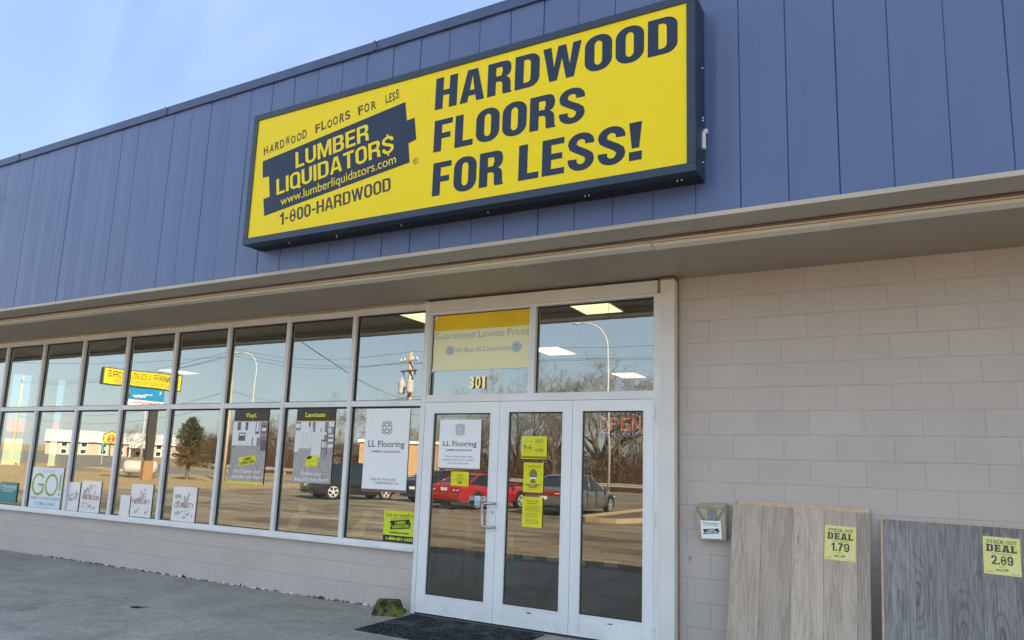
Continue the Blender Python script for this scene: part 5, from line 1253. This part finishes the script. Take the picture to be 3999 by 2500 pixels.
# ------------------------------------------------------------------ guard rail, poles, lamps, signs
MT['galv'] = mat('galvanised_rail', (.52, .52, .49), (.44, .44, .41), 2, .45, metal=.3); MT['polewood'] = mat('weathered_pole_wood', (.50, .40, .27), (.38, .30, .20), 5, .85, stretch=(3, 3, .3))
MT['lamppole'] = mat('pale_painted_pole', (.50, .51, .50), (.44, .45, .44), 2, .5); MT['wire'] = mat('dark_wire', (.03, .03, .03), rough=.7)
gr = thing('guard_rail', 'long galvanised guard rail along the far side of the road', 'guard rail', (0, 0, 0))
bm = BM(); xs_ = [40-5*i for i in range(31)]
prof = [(-.0, .46), (.05, .50), (.05, .56), (0, .60), (0, .64), (.05, .68), (.05, .74), (0, .78)]
rows = []
for x in xs_:
    y_ = rail_y(x); z = gz(x, y_); rows.append([bm.verts.new((x, y_+p, z+q)) for p, q in prof])
for A, B in zip(rows[:-1], rows[1:]):
    for i in range(7): bm.faces.new((A[i], A[i+1], B[i+1], B[i]))
obj('rail_beam', bm, MT['galv'], gr)
for i, x in enumerate(xs_[2:28]):
    x += 2.5; bm = BM(); y_ = rail_y(x); z = gz(x, y_); box(bm, x-.05, x+.05, y_-.16, y_-.005, z-.1, z+.74); obj('post', bm, MT['galv'], gr)
def utility_pole(name, label, x, y_, h, full, face):
    z = gz(x, y_); t = thing(name, label, 'utility pole', (x, y_, z), face, 'utility poles along the road')
    bm = BM(); tube(bm, [(0, 0, -.3), (0, 0, h*.5), (0, 0, h)], [.20, .175, .14], 10); obj('pole', bm, MT['polewood'], t, smooth=True)
    if full:
        bm = BM(); box(bm, -1.05, 1.05, -.19, -.11, h-.65, h-.54); obj('crossarm', bm, mat('pale_crossarm', (.52, .49, .42), rough=.7), t)
        bm = BM(); box(bm, -.95, .95, -.19, -.11, h-1.32, h-1.20); obj('crossarm', bm, mat('grey_crossarm', (.16, .14, .12), rough=.8), t)
        for x_ in (-.95, -.5, .5, .95): bm = BM(); lathe(bm, [(.02, 0), (.05, .04), (.03, .10), (.05, .14), (.01, .18)], (x_, -.15, h-.539), 'z', 8); obj('insulator', bm, MT['whitep'], t)
        for x_ in (-.70, .62): bm = BM(); tube(bm, [(x_, -.15, h-1.33), (x_, -.15, h-1.52)], .05, 6); tube(bm, [(x_, -.15, h-1.52), (x_*.5, -.15, h-1.8)], .012, 4); obj('cutout', bm, MT['char'], t)
        for x_, dz in ((-.38, 0), (.62, -.02)):
            bm = BM(); lathe(bm, [(.05, .86), (.20, .83), (.235, .78), (.235, .06), (.20, 0)], (x_, -.28, h-2.75+dz), 'z', 16); tr = obj('transformer', bm, mat('transformer_paint', (.44, .43, .40), rough=.5), t, smooth=False)
            bm = BM(); lathe(bm, [(.04, 0), (.05, .05), (.03, .1), (.05, .15), (.02, .22)], (x_, -.28, h-1.90+dz), 'z', 8); obj('bushing', bm, MT['whitep'], tr)
        bm = BM(); box(bm, -.45, .70, -.14, -.09, h-2.45, h-2.35); obj('bracket', bm, MT['galv'], t)
    else:
        bm = BM(); box(bm, -.7, .7, -.19, -.11, h-.5, h-.4); obj('crossarm', bm, MT['polewood'], t)
    return t
u1 = (-27.65, -32.85); u2 = (-45.3, -33.2); u0 = (75.0, -34.2); u3 = (-88, -40)
utility_pole('utility_pole', 'wooden utility pole with two transformers and crossarms, reflected beside the tall white poster', *u1, 9.15, True, R(180+20))
utility_pole('utility_pole', 'plain wooden utility pole left of the curved street lamp', *u2, 10.3, False, R(180+20))
utility_pole('utility_pole', 'plain wooden utility pole far down the road', *u3, 10.0, False, R(180+25))
def wire_run(label, p, q, sag, r=.014):
    bm = BM(); P_, Q_ = Vector(p), Vector(q); n_ = 18
    tube(bm, [P_.lerp(Q_, i/n_) - Vector((0, 0, sag*4*(i/n_)*(1-i/n_))) for i in range(n_+1)], r, 4)
    return tag(obj('overhead_wire', bm, MT['wire']), label, 'wire', 'overhead wires between the utility poles')
def pz_(u, h, dx=0): return (u[0]+dx, u[1], gz(*u)+h)
LW = 'thin overhead wire strung between the utility poles'
for dx, h1, h2, sg in ((-.9, 8.45, 9.9, .7), (.9, 8.45, 9.9, .6), (.1, 9.2, 10.3, .7), (0, 6.2, 7.0, .9), (0, 5.0, 6.0, .8)):
    wire_run(LW, pz_(u1, h1, dx), pz_(u2, h2, dx*.6), sg); wire_run(LW, pz_(u1, h1, dx), pz_(u0, h1+.4, dx*.6), sg*1.3, .012); wire_run(LW, pz_(u2, h2, dx*.6), pz_(u3, h2-.5, dx*.6), sg*1.6, .016)
wire_run(LW, pz_(u1, 6.0), (-9.0, -1.55, 4.9), .5, .012)
wire_run(LW, pz_(u2, 9.8), (-60, -20, 8.0), .5, .016)
def street_lamp(label, x, y_, h, arm):
    t = thing('street_lamp', label, 'street lamp', (x, y_, gz(x, y_)), math.atan2(arm[1], arm[0]), 'street lamps along the road')
    bm = BM(); pts = [(0, 0, 0), (0, 0, h*.5), (0, 0, h-2.2)]+[(1.9*(1-math.cos(a)), 0, h-2.2+2.1*math.sin(a)) for a in (.2, .45, .7, .95, 1.2, 1.45)]+[(2.5, 0, h-.08)]
    tube(bm, pts, [.12, .10, .08]+[.065]*6+[.05], 10); obj('pole', bm, MT['lamppole'], t, smooth=True)
    bm = BM(); lathe(bm, [(.03, 0), (.13, .12), (.15, .45), (.06, .72)], (2.4, 0, h-.10), 'x', 12); bmesh.ops.scale(bm, vec=(1, 1, .6), space=Matrix.Translation((0, 0, -(h-.10))), verts=bm.verts[:]); obj('lamp_head', bm, MT['lamppole'], t, smooth=True)
    bm = BM(); box(bm, -.18, .18, -.18, .18, -.05, .10, bev=.02); obj('base', bm, MT['kerb'], t)
street_lamp('tall curved street lamp reflected in the right transom and right door', -21.2, -52.2, 14.6, (-1.2, .25))
street_lamp('tall curved street lamp reflected in the window above the vinyl poster', -66.2, -54.2, 14.2, (-1, .25))
bm = BM(); tube(bm, [(-113.3, -73.4, gz(-113, -73)), (-113.3, -73.4, 6), (-113.4, -73.3, 11)], [.16, .12, .09], 8)
tag(obj('flag_pole', bm, MT['lamppole'], smooth=True), 'slim white bare pole standing before the bare tree and motel', 'pole')

# pylon sign of the shopping strip
A_ = Vector((-47.46, -24.29, 0)); B_ = Vector((-46.35, -29.47, 0)); pw = (A_-B_).length
py = thing('pylon_sign', 'tall roadside pylon sign with yellow, blue and white cabinets on a dark post', 'pylon sign', (B_.x, B_.y, 0), math.atan2(A_.y-B_.y, A_.x-B_.x))
bm = BM(); box(bm, 0, pw, 0, .55, 6.36, 7.56, bev=.02); cb = obj('yellow_cabinet', bm, mat('cabinet_grey', (.05, .055, .06), rough=.5), py)
bm = BM(); box(bm, .07, pw-.07, -.012, -.001, 6.43, 7.49); obj('face', bm, mat('pylon_yellow', (.66, .50, .015), rough=.4), cb)
bm = BM(); heavy(bm, 'LUMBER LIQUIDATOR$', .30, pw-.30, 6.92, .44, -.014, .14, .13, 0, .17); text(bm, 'HARDWOOD FLOORS FOR LESS!', .45, pw-.65, 6.54, .26, -.014, weight=-.004, jitter=.06)
obj('lettering', faceout(bm), MT['black'], cb)
bm = BM(); box(bm, 1.15, 3.55, .05, .5, 5.50, 6.32, bev=.015); cb = obj('blue_cabinet', bm, mat('pylon_blue', (.01, .20, .40), rough=.4), py)
bm = BM(); text(bm, 'Quilting', 1.40, 2.55, 6.02, .20, .048, shear=.25, weight=.02); text(bm, 'in the', 1.95, 2.45, 5.86, .09, .048, shear=.2, weight=.02); text(bm, 'Valley', 2.35, 3.35, 5.66, .20, .048, shear=.25, weight=.02); obj('lettering', faceout(bm), MT['white'], cb)
bm = BM(); box(bm, 1.15, 3.60, .05, .5, 4.88, 5.47, bev=.015); cb = obj('white_cabinet', bm, MT['whitep'], py)
bm = BM(); text(bm, 'BERNINA', 1.45, 3.35, 5.18, .22, .048, weight=.02); obj('lettering', faceout(bm), MT['red'], cb)
bm = BM(); box(bm, 1.35, 1.85, .12, .45, -.3, 6.37); obj('post', bm, mat('dark_steel_post', (.035, .03, .028), rough=.6), py)
bm = BM(); box(bm, 1.28, 1.92, .05, .52, -.3, 1.2, bev=.03); obj('post_base', bm, mat('rusty_wood_wrap', (.30, .17, .07), rough=.8), py)
bm = BM(); box(bm, 3.60, 3.95, -.1, .2, 5.85, 6.25, bev=.05); obj('flood_lamp', bm, MT['galv'], py)
# white tank lying by the pylon
tk = thing('storage_tank', 'white horizontal tank on dark cradles beside the pylon post', 'tank', (-50.9, -30.2, -.15), R(-55))
bm = BM(); lathe(bm, [(.05, -1.2), (.40, -1.12), (.54, -.95), (.54, .95), (.40, 1.12), (.05, 1.2)], (0, 0, .80), 'x', 18); obj('vessel', bm, mat('tank_grey_paint', (.48, .48, .46), (.40, .38, .34), 3, .5), tk, smooth=True)
for x in (-.7, .7): bm = BM(); box(bm, x-.08, x+.08, -.42, .42, 0, .42); obj('cradle', bm, MT['blackpl'], tk)
bm = BM(); box(bm, -49.10, -48.98, -29.2, -29.08, -.15, .42); tag(obj('marker_post', bm, MT['whitep']), 'short white marker post in the grass before the tank', 'post')

# motel across the road
MT['beige'] = mat('beige_siding', (.42, .36, .27), (.38, .33, .25), 1, .8); MT['roofw'] = mat('pale_metal_roof', (.56, .56, .55), (.50, .50, .49), .4, .5); MT['trimw'] = mat('motel_white_trim', (.72, .70, .64), rough=.6); MT['mglass'] = mat('motel_window_glass', (.02, .03, .03), rough=.1, spec=.8)
V0 = Vector((-186.9, -104.5, 0)); V1 = Vector((-176.0, -123.0, 0)); dv = (V0-V1); ml = dv.length
mo_ = thing('motel', 'two storey beige motel with pale roof and white framed windows', 'motel', (V1.x, V1.y, 1.45), math.atan2(dv.y, dv.x))
bm = BM(); box(bm, -6, ml+6, 0, 12, -1, 3.75); obj('wall', bm, MT['beige'], mo_)
bm = BM()
for (yy0, z0_, yy1, z1_) in ((-.6, 3.6, 6, 6.3), (6, 6.3, 12.6, 3.6)):
    v = [bm.verts.new(p) for p in ((-6.4, yy0, z0_), (ml+6.4, yy0, z0_), (ml+6.4, yy1, z1_), (-6.4, yy1, z1_))]; bm.faces.new(v)
    v = [bm.verts.new(p) for p in ((-6.4, yy0, z0_-.2), (ml+6.4, yy0, z0_-.2), (ml+6.4, yy1, z1_-.2), (-6.4, yy1, z1_-.2))]; bm.faces.new(v[::-1])
for x in (-6, ml+6): bm.faces.new([bm.verts.new(p) for p in ((x, 0, 3.7), (x, 12, 3.7), (x, 6, 6.1))]).material_index = 1
obj('roof', bm, [MT['roofw'], MT['beige']], mo_)
bm = BM(); box(bm, -6.4, ml+6.4, -.75, -.62, 3.25, 3.72); obj('eave_trim', bm, MT['trimw'], mo_)
for x in [1.2+4.4*i for i in range(-1, 6)]:
    for z0_ in (.35, 2.15):
        bm = BM(); box(bm, x-.85, x+.85, -.08, -.002, z0_-.2, z0_+1.2); wf = obj('window', bm, MT['trimw'], mo_)
        bm = BM(); box(bm, x-.6, x+.6, -.10, -.081, z0_, z0_+1.0); obj('pane', bm, MT['mglass'], wf)
bm = BM(); box(bm, 3.2, 8.2, -5, -.76, 2.2, 2.75); box(bm, 3.3, 3.6, -4.9, -4.6, -1, 2.2); box(bm, 7.8, 8.1, -4.9, -4.6, -1, 2.2); prism_y(bm, [(2.8, 2.76), (8.6, 2.76), (5.7, 4.6)], -5, -.77); obj('entrance_canopy', bm, MT['trimw'], mo_)
ms = thing('motel_sign', 'yellow and red motel sign with numeral 8 on a black post', 'sign', (-157.6, -95.9, gz(-157.6, -95.9)), R(120))
bm = BM(); box(bm, -.12, .12, -.1, .1, 0, 3.2); obj('post', bm, MT['blackpl'], ms)
bm = BM(); prism_y(bm, [(-1.5, 3.6), (-.9, 3.0), (.9, 3.0), (1.5, 3.6), (1.5, 5.2), (0, 5.9), (-1.5, 5.2)], -.2, .2); fixn(bm); obj('cabinet', bm, MT['blackpl'], ms)
bm = BM(); prism_y(bm, [(-1.3, 3.65), (-.8, 3.15), (.8, 3.15), (1.3, 3.65), (1.3, 5.1), (0, 5.7), (-1.3, 5.1)], -.23, -.201); fixn(bm); obj('face', bm, mat('motel_yellow', (.78, .52, .03), rough=.4), ms)
bm = BM(); heavy(bm, '8', -.75, .75, 3.3, 1.75, -.24, .24, .2); obj('numeral', faceout(bm), MT['red'], ms)
st_ = thing('street_sign', 'small green street name sign on a slim post', 'street sign', (-91.2, -52.3, gz(-91.2, -52.3)), R(120))
bm = BM(); tube(bm, [(0, 0, 0), (0, 0, 2.9)], .05, 6); obj('post', bm, MT['galv'], st_)
bm = BM(); box(bm, -.55, .55, -.02, .02, 2.55, 2.85); box(bm, -.2, .2, -.03, -.021, 1.7, 2.3); obj('plate', bm, mat('street_sign_green', (.01, .16, .08), rough=.4), st_)

# tan building behind the transformer pole, small house
def simple_house(name, label, x0, x1, y_, d, h, wallm, roofm, rise, rz, cat='building'):
    t = thing(name, label, cat, (x0, y_, gz(x0, y_)), rz)
    w_ = x1-x0; bm = BM(); box(bm, 0, w_, 0, d, -.6, h); obj('wall', bm, wallm, t)
    bm = BM()
    if rise:
        a = [bm.verts.new(p) for p in ((-.4, -.4, h-.02), (w_+.4, -.4, h-.02), (w_+.4, d/2, h+rise), (-.4, d/2, h+rise))]; bm.faces.new(a)
        a = [bm.verts.new(p) for p in ((-.4, d+.4, h-.02), (w_+.4, d+.4, h-.02), (w_+.4, d/2, h+rise), (-.4, d/2, h+rise))]; bm.faces.new(a[::-1])
        for x in (-.4, w_+.4): bm.faces.new([bm.verts.new(p) for p in ((x, -.4, h-.02), (x, d+.4, h-.02), (x, d/2, h+rise))])
    else: box(bm, -.2, w_+.2, -.2, d+.2, h+.001, h+.28)
    obj('roof', bm, roofm, t); return t
MT['tanbrick'] = mat('tan_brick', (.42, .28, .14), (.35, .23, .12), 3, .85)
# local -y faces the shop: turned half round so x runs leftward
hb = simple_house('brick_building', 'low tan brick building with flat roof across the road behind the transformer pole', 0, 10.5, 0, 9, 3.9, MT['tanbrick'], MT['trimw'], 0, 0)
hb.location = (-39.6, -58.4, gz(-42, -55)); hb.rotation_euler = (0, 0, math.atan2(3.85, -4.88)+R(4))
for x, z0_, w_, h_ in ((1.2, .0, 1.0, 2.1), (8.2, 1.1, 1.3, 1.1)):
    bm = BM(); box(bm, x, x+w_, -.06, -.002, z0_, z0_+h_); wf = obj('door' if z0_ == 0 else 'window', bm, MT['trimw'], hb)
    bm = BM(); box(bm, x+.15, x+w_-.15, -.075, -.061, z0_+h_*.5, z0_+h_-.15); obj('pane', bm, MT['mglass'], wf)
bm = BM(); box(bm, 2.9, 3.7, -.6, -.001, 1.5, 2.3); lathe(bm, [(.28, 0), (.28, -.03)], (3.3, -.601, 1.9), 'y', 16); obj('air_conditioner', bm, MT['whitep'], hb)
hs = simple_house('small_house', 'small house with dull blue roof among the trees', 0, 9, 0, 7, 2.6, mat('house_brown_wall', (.24, .15, .09), rough=.8), mat('dull_blue_roof', (.12, .17, .21), rough=.7), 1.5, 0, 'house')
hs.location = (-54.2, -65.5, gz(-55, -62)); hs.rotation_euler = (0, 0, math.atan2(.64, -.72))
bm = BM(); box(bm, 1.2, 2.4, -.06, -.002, .8, 2.0); obj('window', bm, MT['trimw'], hs)
# red banded filling station glimpsed through the shop's side glazing
fs_ = thing('filling_station', 'filling station with beige wall and pinkish red fascia band seen through the side glass', 'building', (-52.5, 5, -.4))
bm = BM(); box(bm, -14, 0, 0, 38, 0, 3.25); obj('wall', bm, mat('station_beige', (.62, .48, .28), (.56, .44, .26), 1, .8), fs_)
bm = BM(); box(bm, -14.6, .6, -.6, 38.6, 3.26, 4.15); obj('fascia_band', bm, mat('station_red', (.56, .09, .11), rough=.5), fs_)
bm = BM(); box(bm, .01, .06, 17.5, 18.1, 1.9, 2.7); obj('wall_sign', bm, MT['whitep'], fs_)

# ------------------------------------------------------------------ bare trees, thicket, conifer
bark = mat('winter_bark', (.11, .085, .06), (.17, .13, .09), 4, .95)
def bare_tree_bm(seed, h, spread=.55, trunk=.22, forks=3, depth=5, fork_h=.22):
    rg = random.Random(seed); bm = BM()
    def seg(p, d, l, r, dep):
        n_ = 4 if dep > 2 else 3; pts = [p]; rr = [r]; q = p.copy(); dd = d.copy()
        for i in range(n_):
            dd = (dd + Vector((rg.gauss(0, .13), rg.gauss(0, .13), rg.gauss(.05, .09)))).normalized(); q = q + dd*l/n_; pts.append(q.copy()); rr.append(max(r*(1-.42*(i+1)/n_), .0085))
        tube(bm, pts, rr, 6 if dep > 3 else 3, cap=False)
        if dep == 0: return
        k = rg.choice((2, 3, 3)) if dep > 1 else rg.choice((3, 4))
        for j in range(k):
            i = n_ if j == 0 else rg.randint(max(1, n_-2), n_)
            ax = Vector((rg.gauss(0, 1), rg.gauss(0, 1), rg.gauss(0, .4))); ax = (ax-dd*ax.dot(dd)).normalized()
            nd = (dd + ax*rg.uniform(.45, 1.0)*spread*1.6 + Vector((0, 0, .12))).normalized()
            seg(pts[i], nd, l*rg.uniform(.62, .86), rr[i]*rg.uniform(.55, .78), dep-1)
    t0 = h*fork_h; tube(bm, [(0, 0, -.3), (0, 0, t0*.5), (.05, .03, t0)], [trunk*1.25, trunk, trunk*.9], 8, cap=False)
    p = Vector((.05, .03, t0))
    for j in range(forks):
        a = 2*math.pi*j/forks+rg.uniform(-.4, .4); d = Vector((math.cos(a)*spread, math.sin(a)*spread, 1)).normalized()
        seg(p, d, h*.30, trunk*rg.uniform(.55, .8), depth)
    return bm
meshes = []
for sd, hh, sp, fk, dp in ((1, 11, .55, 3, 6), (5, 11.5, .75, 4, 6), (8, 10, .45, 3, 6), (13, 9, .9, 4, 6)):
    bm = bare_tree_bm(sd, hh, sp, .27, fk, dp); zz = max(v.co.z for v in bm.verts)
    bmesh.ops.scale(bm, vec=(1, 1, 1), verts=bm.verts[:])
    for v in bm.verts: v.co *= hh/zz
    me = bpy.data.meshes.new('branches'); bm.to_mesh(me); bm.free(); me.materials.append(bark); meshes.append((me, hh))
def bare_tree(x, y_, mi, h, rz, label):
    me, hh = meshes[mi]; o = bpy.data.objects.new('bare_tree', me); C.objects.link(o)
    k = (1.17 if x > -36 else .90)*h/hh; o.location = (x, y_, gz(x, y_)); o.scale = (k, k, k); o.rotation_euler = (0, 0, rz)
    return tag(o, label, 'tree', 'bare winter trees beyond the guard rail')
TL = [(-22.6, -58.5, 1, 10.5, .3, 'spreading bare tree with low fork reflected in the right door'),
      (-26.6, -63.5, 3, 12.2, 1.2, 'broad rounded bare tree left of the street lamp in the right transom'),
      (-30.5, -61.5, 0, 11.3, 2.2, 'bare tree reflected at the left edge of the right transom'),
      (-34.0, -60.0, 2, 11.6, .9, 'tall narrow bare tree reflected behind the brass house number'),
      (-28.2, -56.5, 2, 9.5, 3.0, 'bare tree with thick straight trunk reflected in the middle door'),
      (-20.0, -66.0, 0, 10.5, 4.0, 'bare tree reflected at the right edge of the right transom'),
      (-38.5, -63.0, 3, 9.2, 5.0, 'low bare tree behind the left door poster'),
      (-51.0, -60.5, 1, 11.6, 2.6, 'bare tree reflected above the laminate poster'),
      (-56.5, -59.5, 0, 11.0, 1.9, 'bare tree reflected right of the vinyl poster'),
      (-47.0, -66.5, 3, 10.0, .4, 'bare tree by the blue roofed house'),
      (-147.2, -95.0, 3, 8.8, .8, 'rounded bare tree in front of the motel'),
      (-66.0, -63.5, 2, 8.5, .2, 'bare tree among the thicket right of the conifer'),
      (-76.0, -66.0, 0, 8.8, 1.4, 'bare tree behind the conifer'),
      (-15.5, -62.0, 1, 10.5, 5.2, 'bare tree reflected far right behind the door frame')]
rb_ = random.Random(40)
for i, x in enumerate([4, -2, -9, -13, -16, -18, -21, -24, -26, -29, -31, -34, -36, -39, -41, -44, -47, -49, -52, -54, -57, -59, -63, -66, -69, -72, -80, -86, -93]):
    where = ['right door', 'middle door', 'left door', 'laminate poster', 'vinyl poster', 'conifer'][min(5, max(0, int((-x-16)/9)))]
    TL.append((x+rb_.uniform(-1.5, 1.5), rail_y(x)-rb_.uniform(9, 22), i % 4, rb_.uniform(7.5, 10.5), rb_.random()*6, 'bare tree deeper in the thicket, reflected by the '+where+(', %s' % ('taller', 'slighter', 'broader', 'leaning')[i % 4])))
for a in TL: bare_tree(*a)
# thicket behind the rail: stems, twigs and dead leaves that read as one mass
rg = random.Random(77); bm = BM()
for i in range(20000):
    x = rg.uniform(-108, 22); dpt = abs(rg.gauss(0, 7))+.3
    y_ = rail_y(x)-.9-dpt; z = gz(x, y_)
    hgt = (4.0+1.7*mnoise.noise(Vector((x*.12, dpt*.1, 0)))+rg.uniform(-.6, 1.2)+.05*dpt)*(1.25 if x < -60 else 1)
    if -52 < x < -40 and rg.random() < .82: continue
    zt = z+hgt*rg.uniform(.35, 1.0); lean = Vector((rg.gauss(0, .45), rg.gauss(0, .45), 0)); b0 = Vector((x, y_, z)); m0 = b0.lerp(Vector((x, y_, zt)), .55)+lean*.4; t0 = Vector((x, y_, zt))+lean*1.2
    r_ = rg.uniform(.008, .02); wv = Vector((r_, r_*.4, 0))
    v = [bm.verts.new(p) for p in (b0-wv, b0+wv, m0+wv*.8, m0-wv*.8, t0)]
    bm.faces.new(v[:4]).material_index = i % 3; bm.faces.new((v[3], v[2], v[4])).material_index = i % 3
for i in range(52000):
    x = rg.uniform(-108, 22); dpt = abs(rg.gauss(0, 5))+.2; y_ = rail_y(x)-.9-dpt
    if -52 < x < -40 and rg.random() < .82: continue
    hgt = (3.6+1.5*mnoise.noise(Vector((x*.12, dpt*.1, 0))))*(1.25 if x < -60 else 1)
    p = Vector((x, y_, gz(x, y_)+hgt*rg.random()**.8)); d = Vector((rg.gauss(0, 1), rg.gauss(0, 1), rg.gauss(0, .8))).normalized(); l = rg.uniform(.10, .38); e = d.orthogonal().normalized()*rg.uniform(.02, .05)
    quad(bm, [p-d*l, p+e, p+d*l, p-e], i % 3)
tag(obj('thicket', bm, [mat('thicket_brown', (.19, .108, .062), rough=.95), mat('thicket_rust', (.26, .155, .085), rough=.95), mat('thicket_grey', (.115, .082, .06), rough=.95)]), 'dense brown leafless thicket behind the guard rail', 'thicket', kind='stuff')
# conifer by the pylon
cf = thing('conifer', 'ragged green conifer with rusty brown lower branches beside the pylon', 'tree', (-47.3, -31.6, -.15))
bm = BM(); tube(bm, [(0, 0, -.2), (.03, 0, 1.2), (0, 0, 3.0), (0, 0, 4.5)], [.17, .14, .09, .03], 8); obj('trunk', bm, bark, cf)
bm = BM(); rg = random.Random(31)
for b_ in range(150):
    f_ = rg.random()**.8; z = .9+3.7*f_; ln = (1.38*(1-f_)**.55+.16)*rg.uniform(.45, 1.15); a = rg.random()*6.283
    for k in range(52):
        u = rg.random()**.6; p = Vector((math.cos(a)*ln*u, math.sin(a)*ln*u, z+ln*u*.18-.12*u*u))+Vector((rg.gauss(0, .11), rg.gauss(0, .11), rg.gauss(0, .10)))
        d = Vector((math.cos(a), math.sin(a), .5)) + Vector((rg.gauss(0, .7), rg.gauss(0, .7), rg.gauss(0, .7))); d = d.normalized()*rg.uniform(.09, .19); e = d.orthogonal().normalized()*.035
        rust = rg.random() < (.62 if f_ < .45 else .18); quad(bm, [p-d, p+e, p+d, p-e], 2 if rust else rg.choice((0, 0, 1)))
obj('crown', bm, [mat('conifer_green', (.085, .13, .035), rough=.9), mat('conifer_dark', (.05, .08, .028), rough=.9), mat('conifer_rust', (.30, .16, .05), rough=.9)], cf)
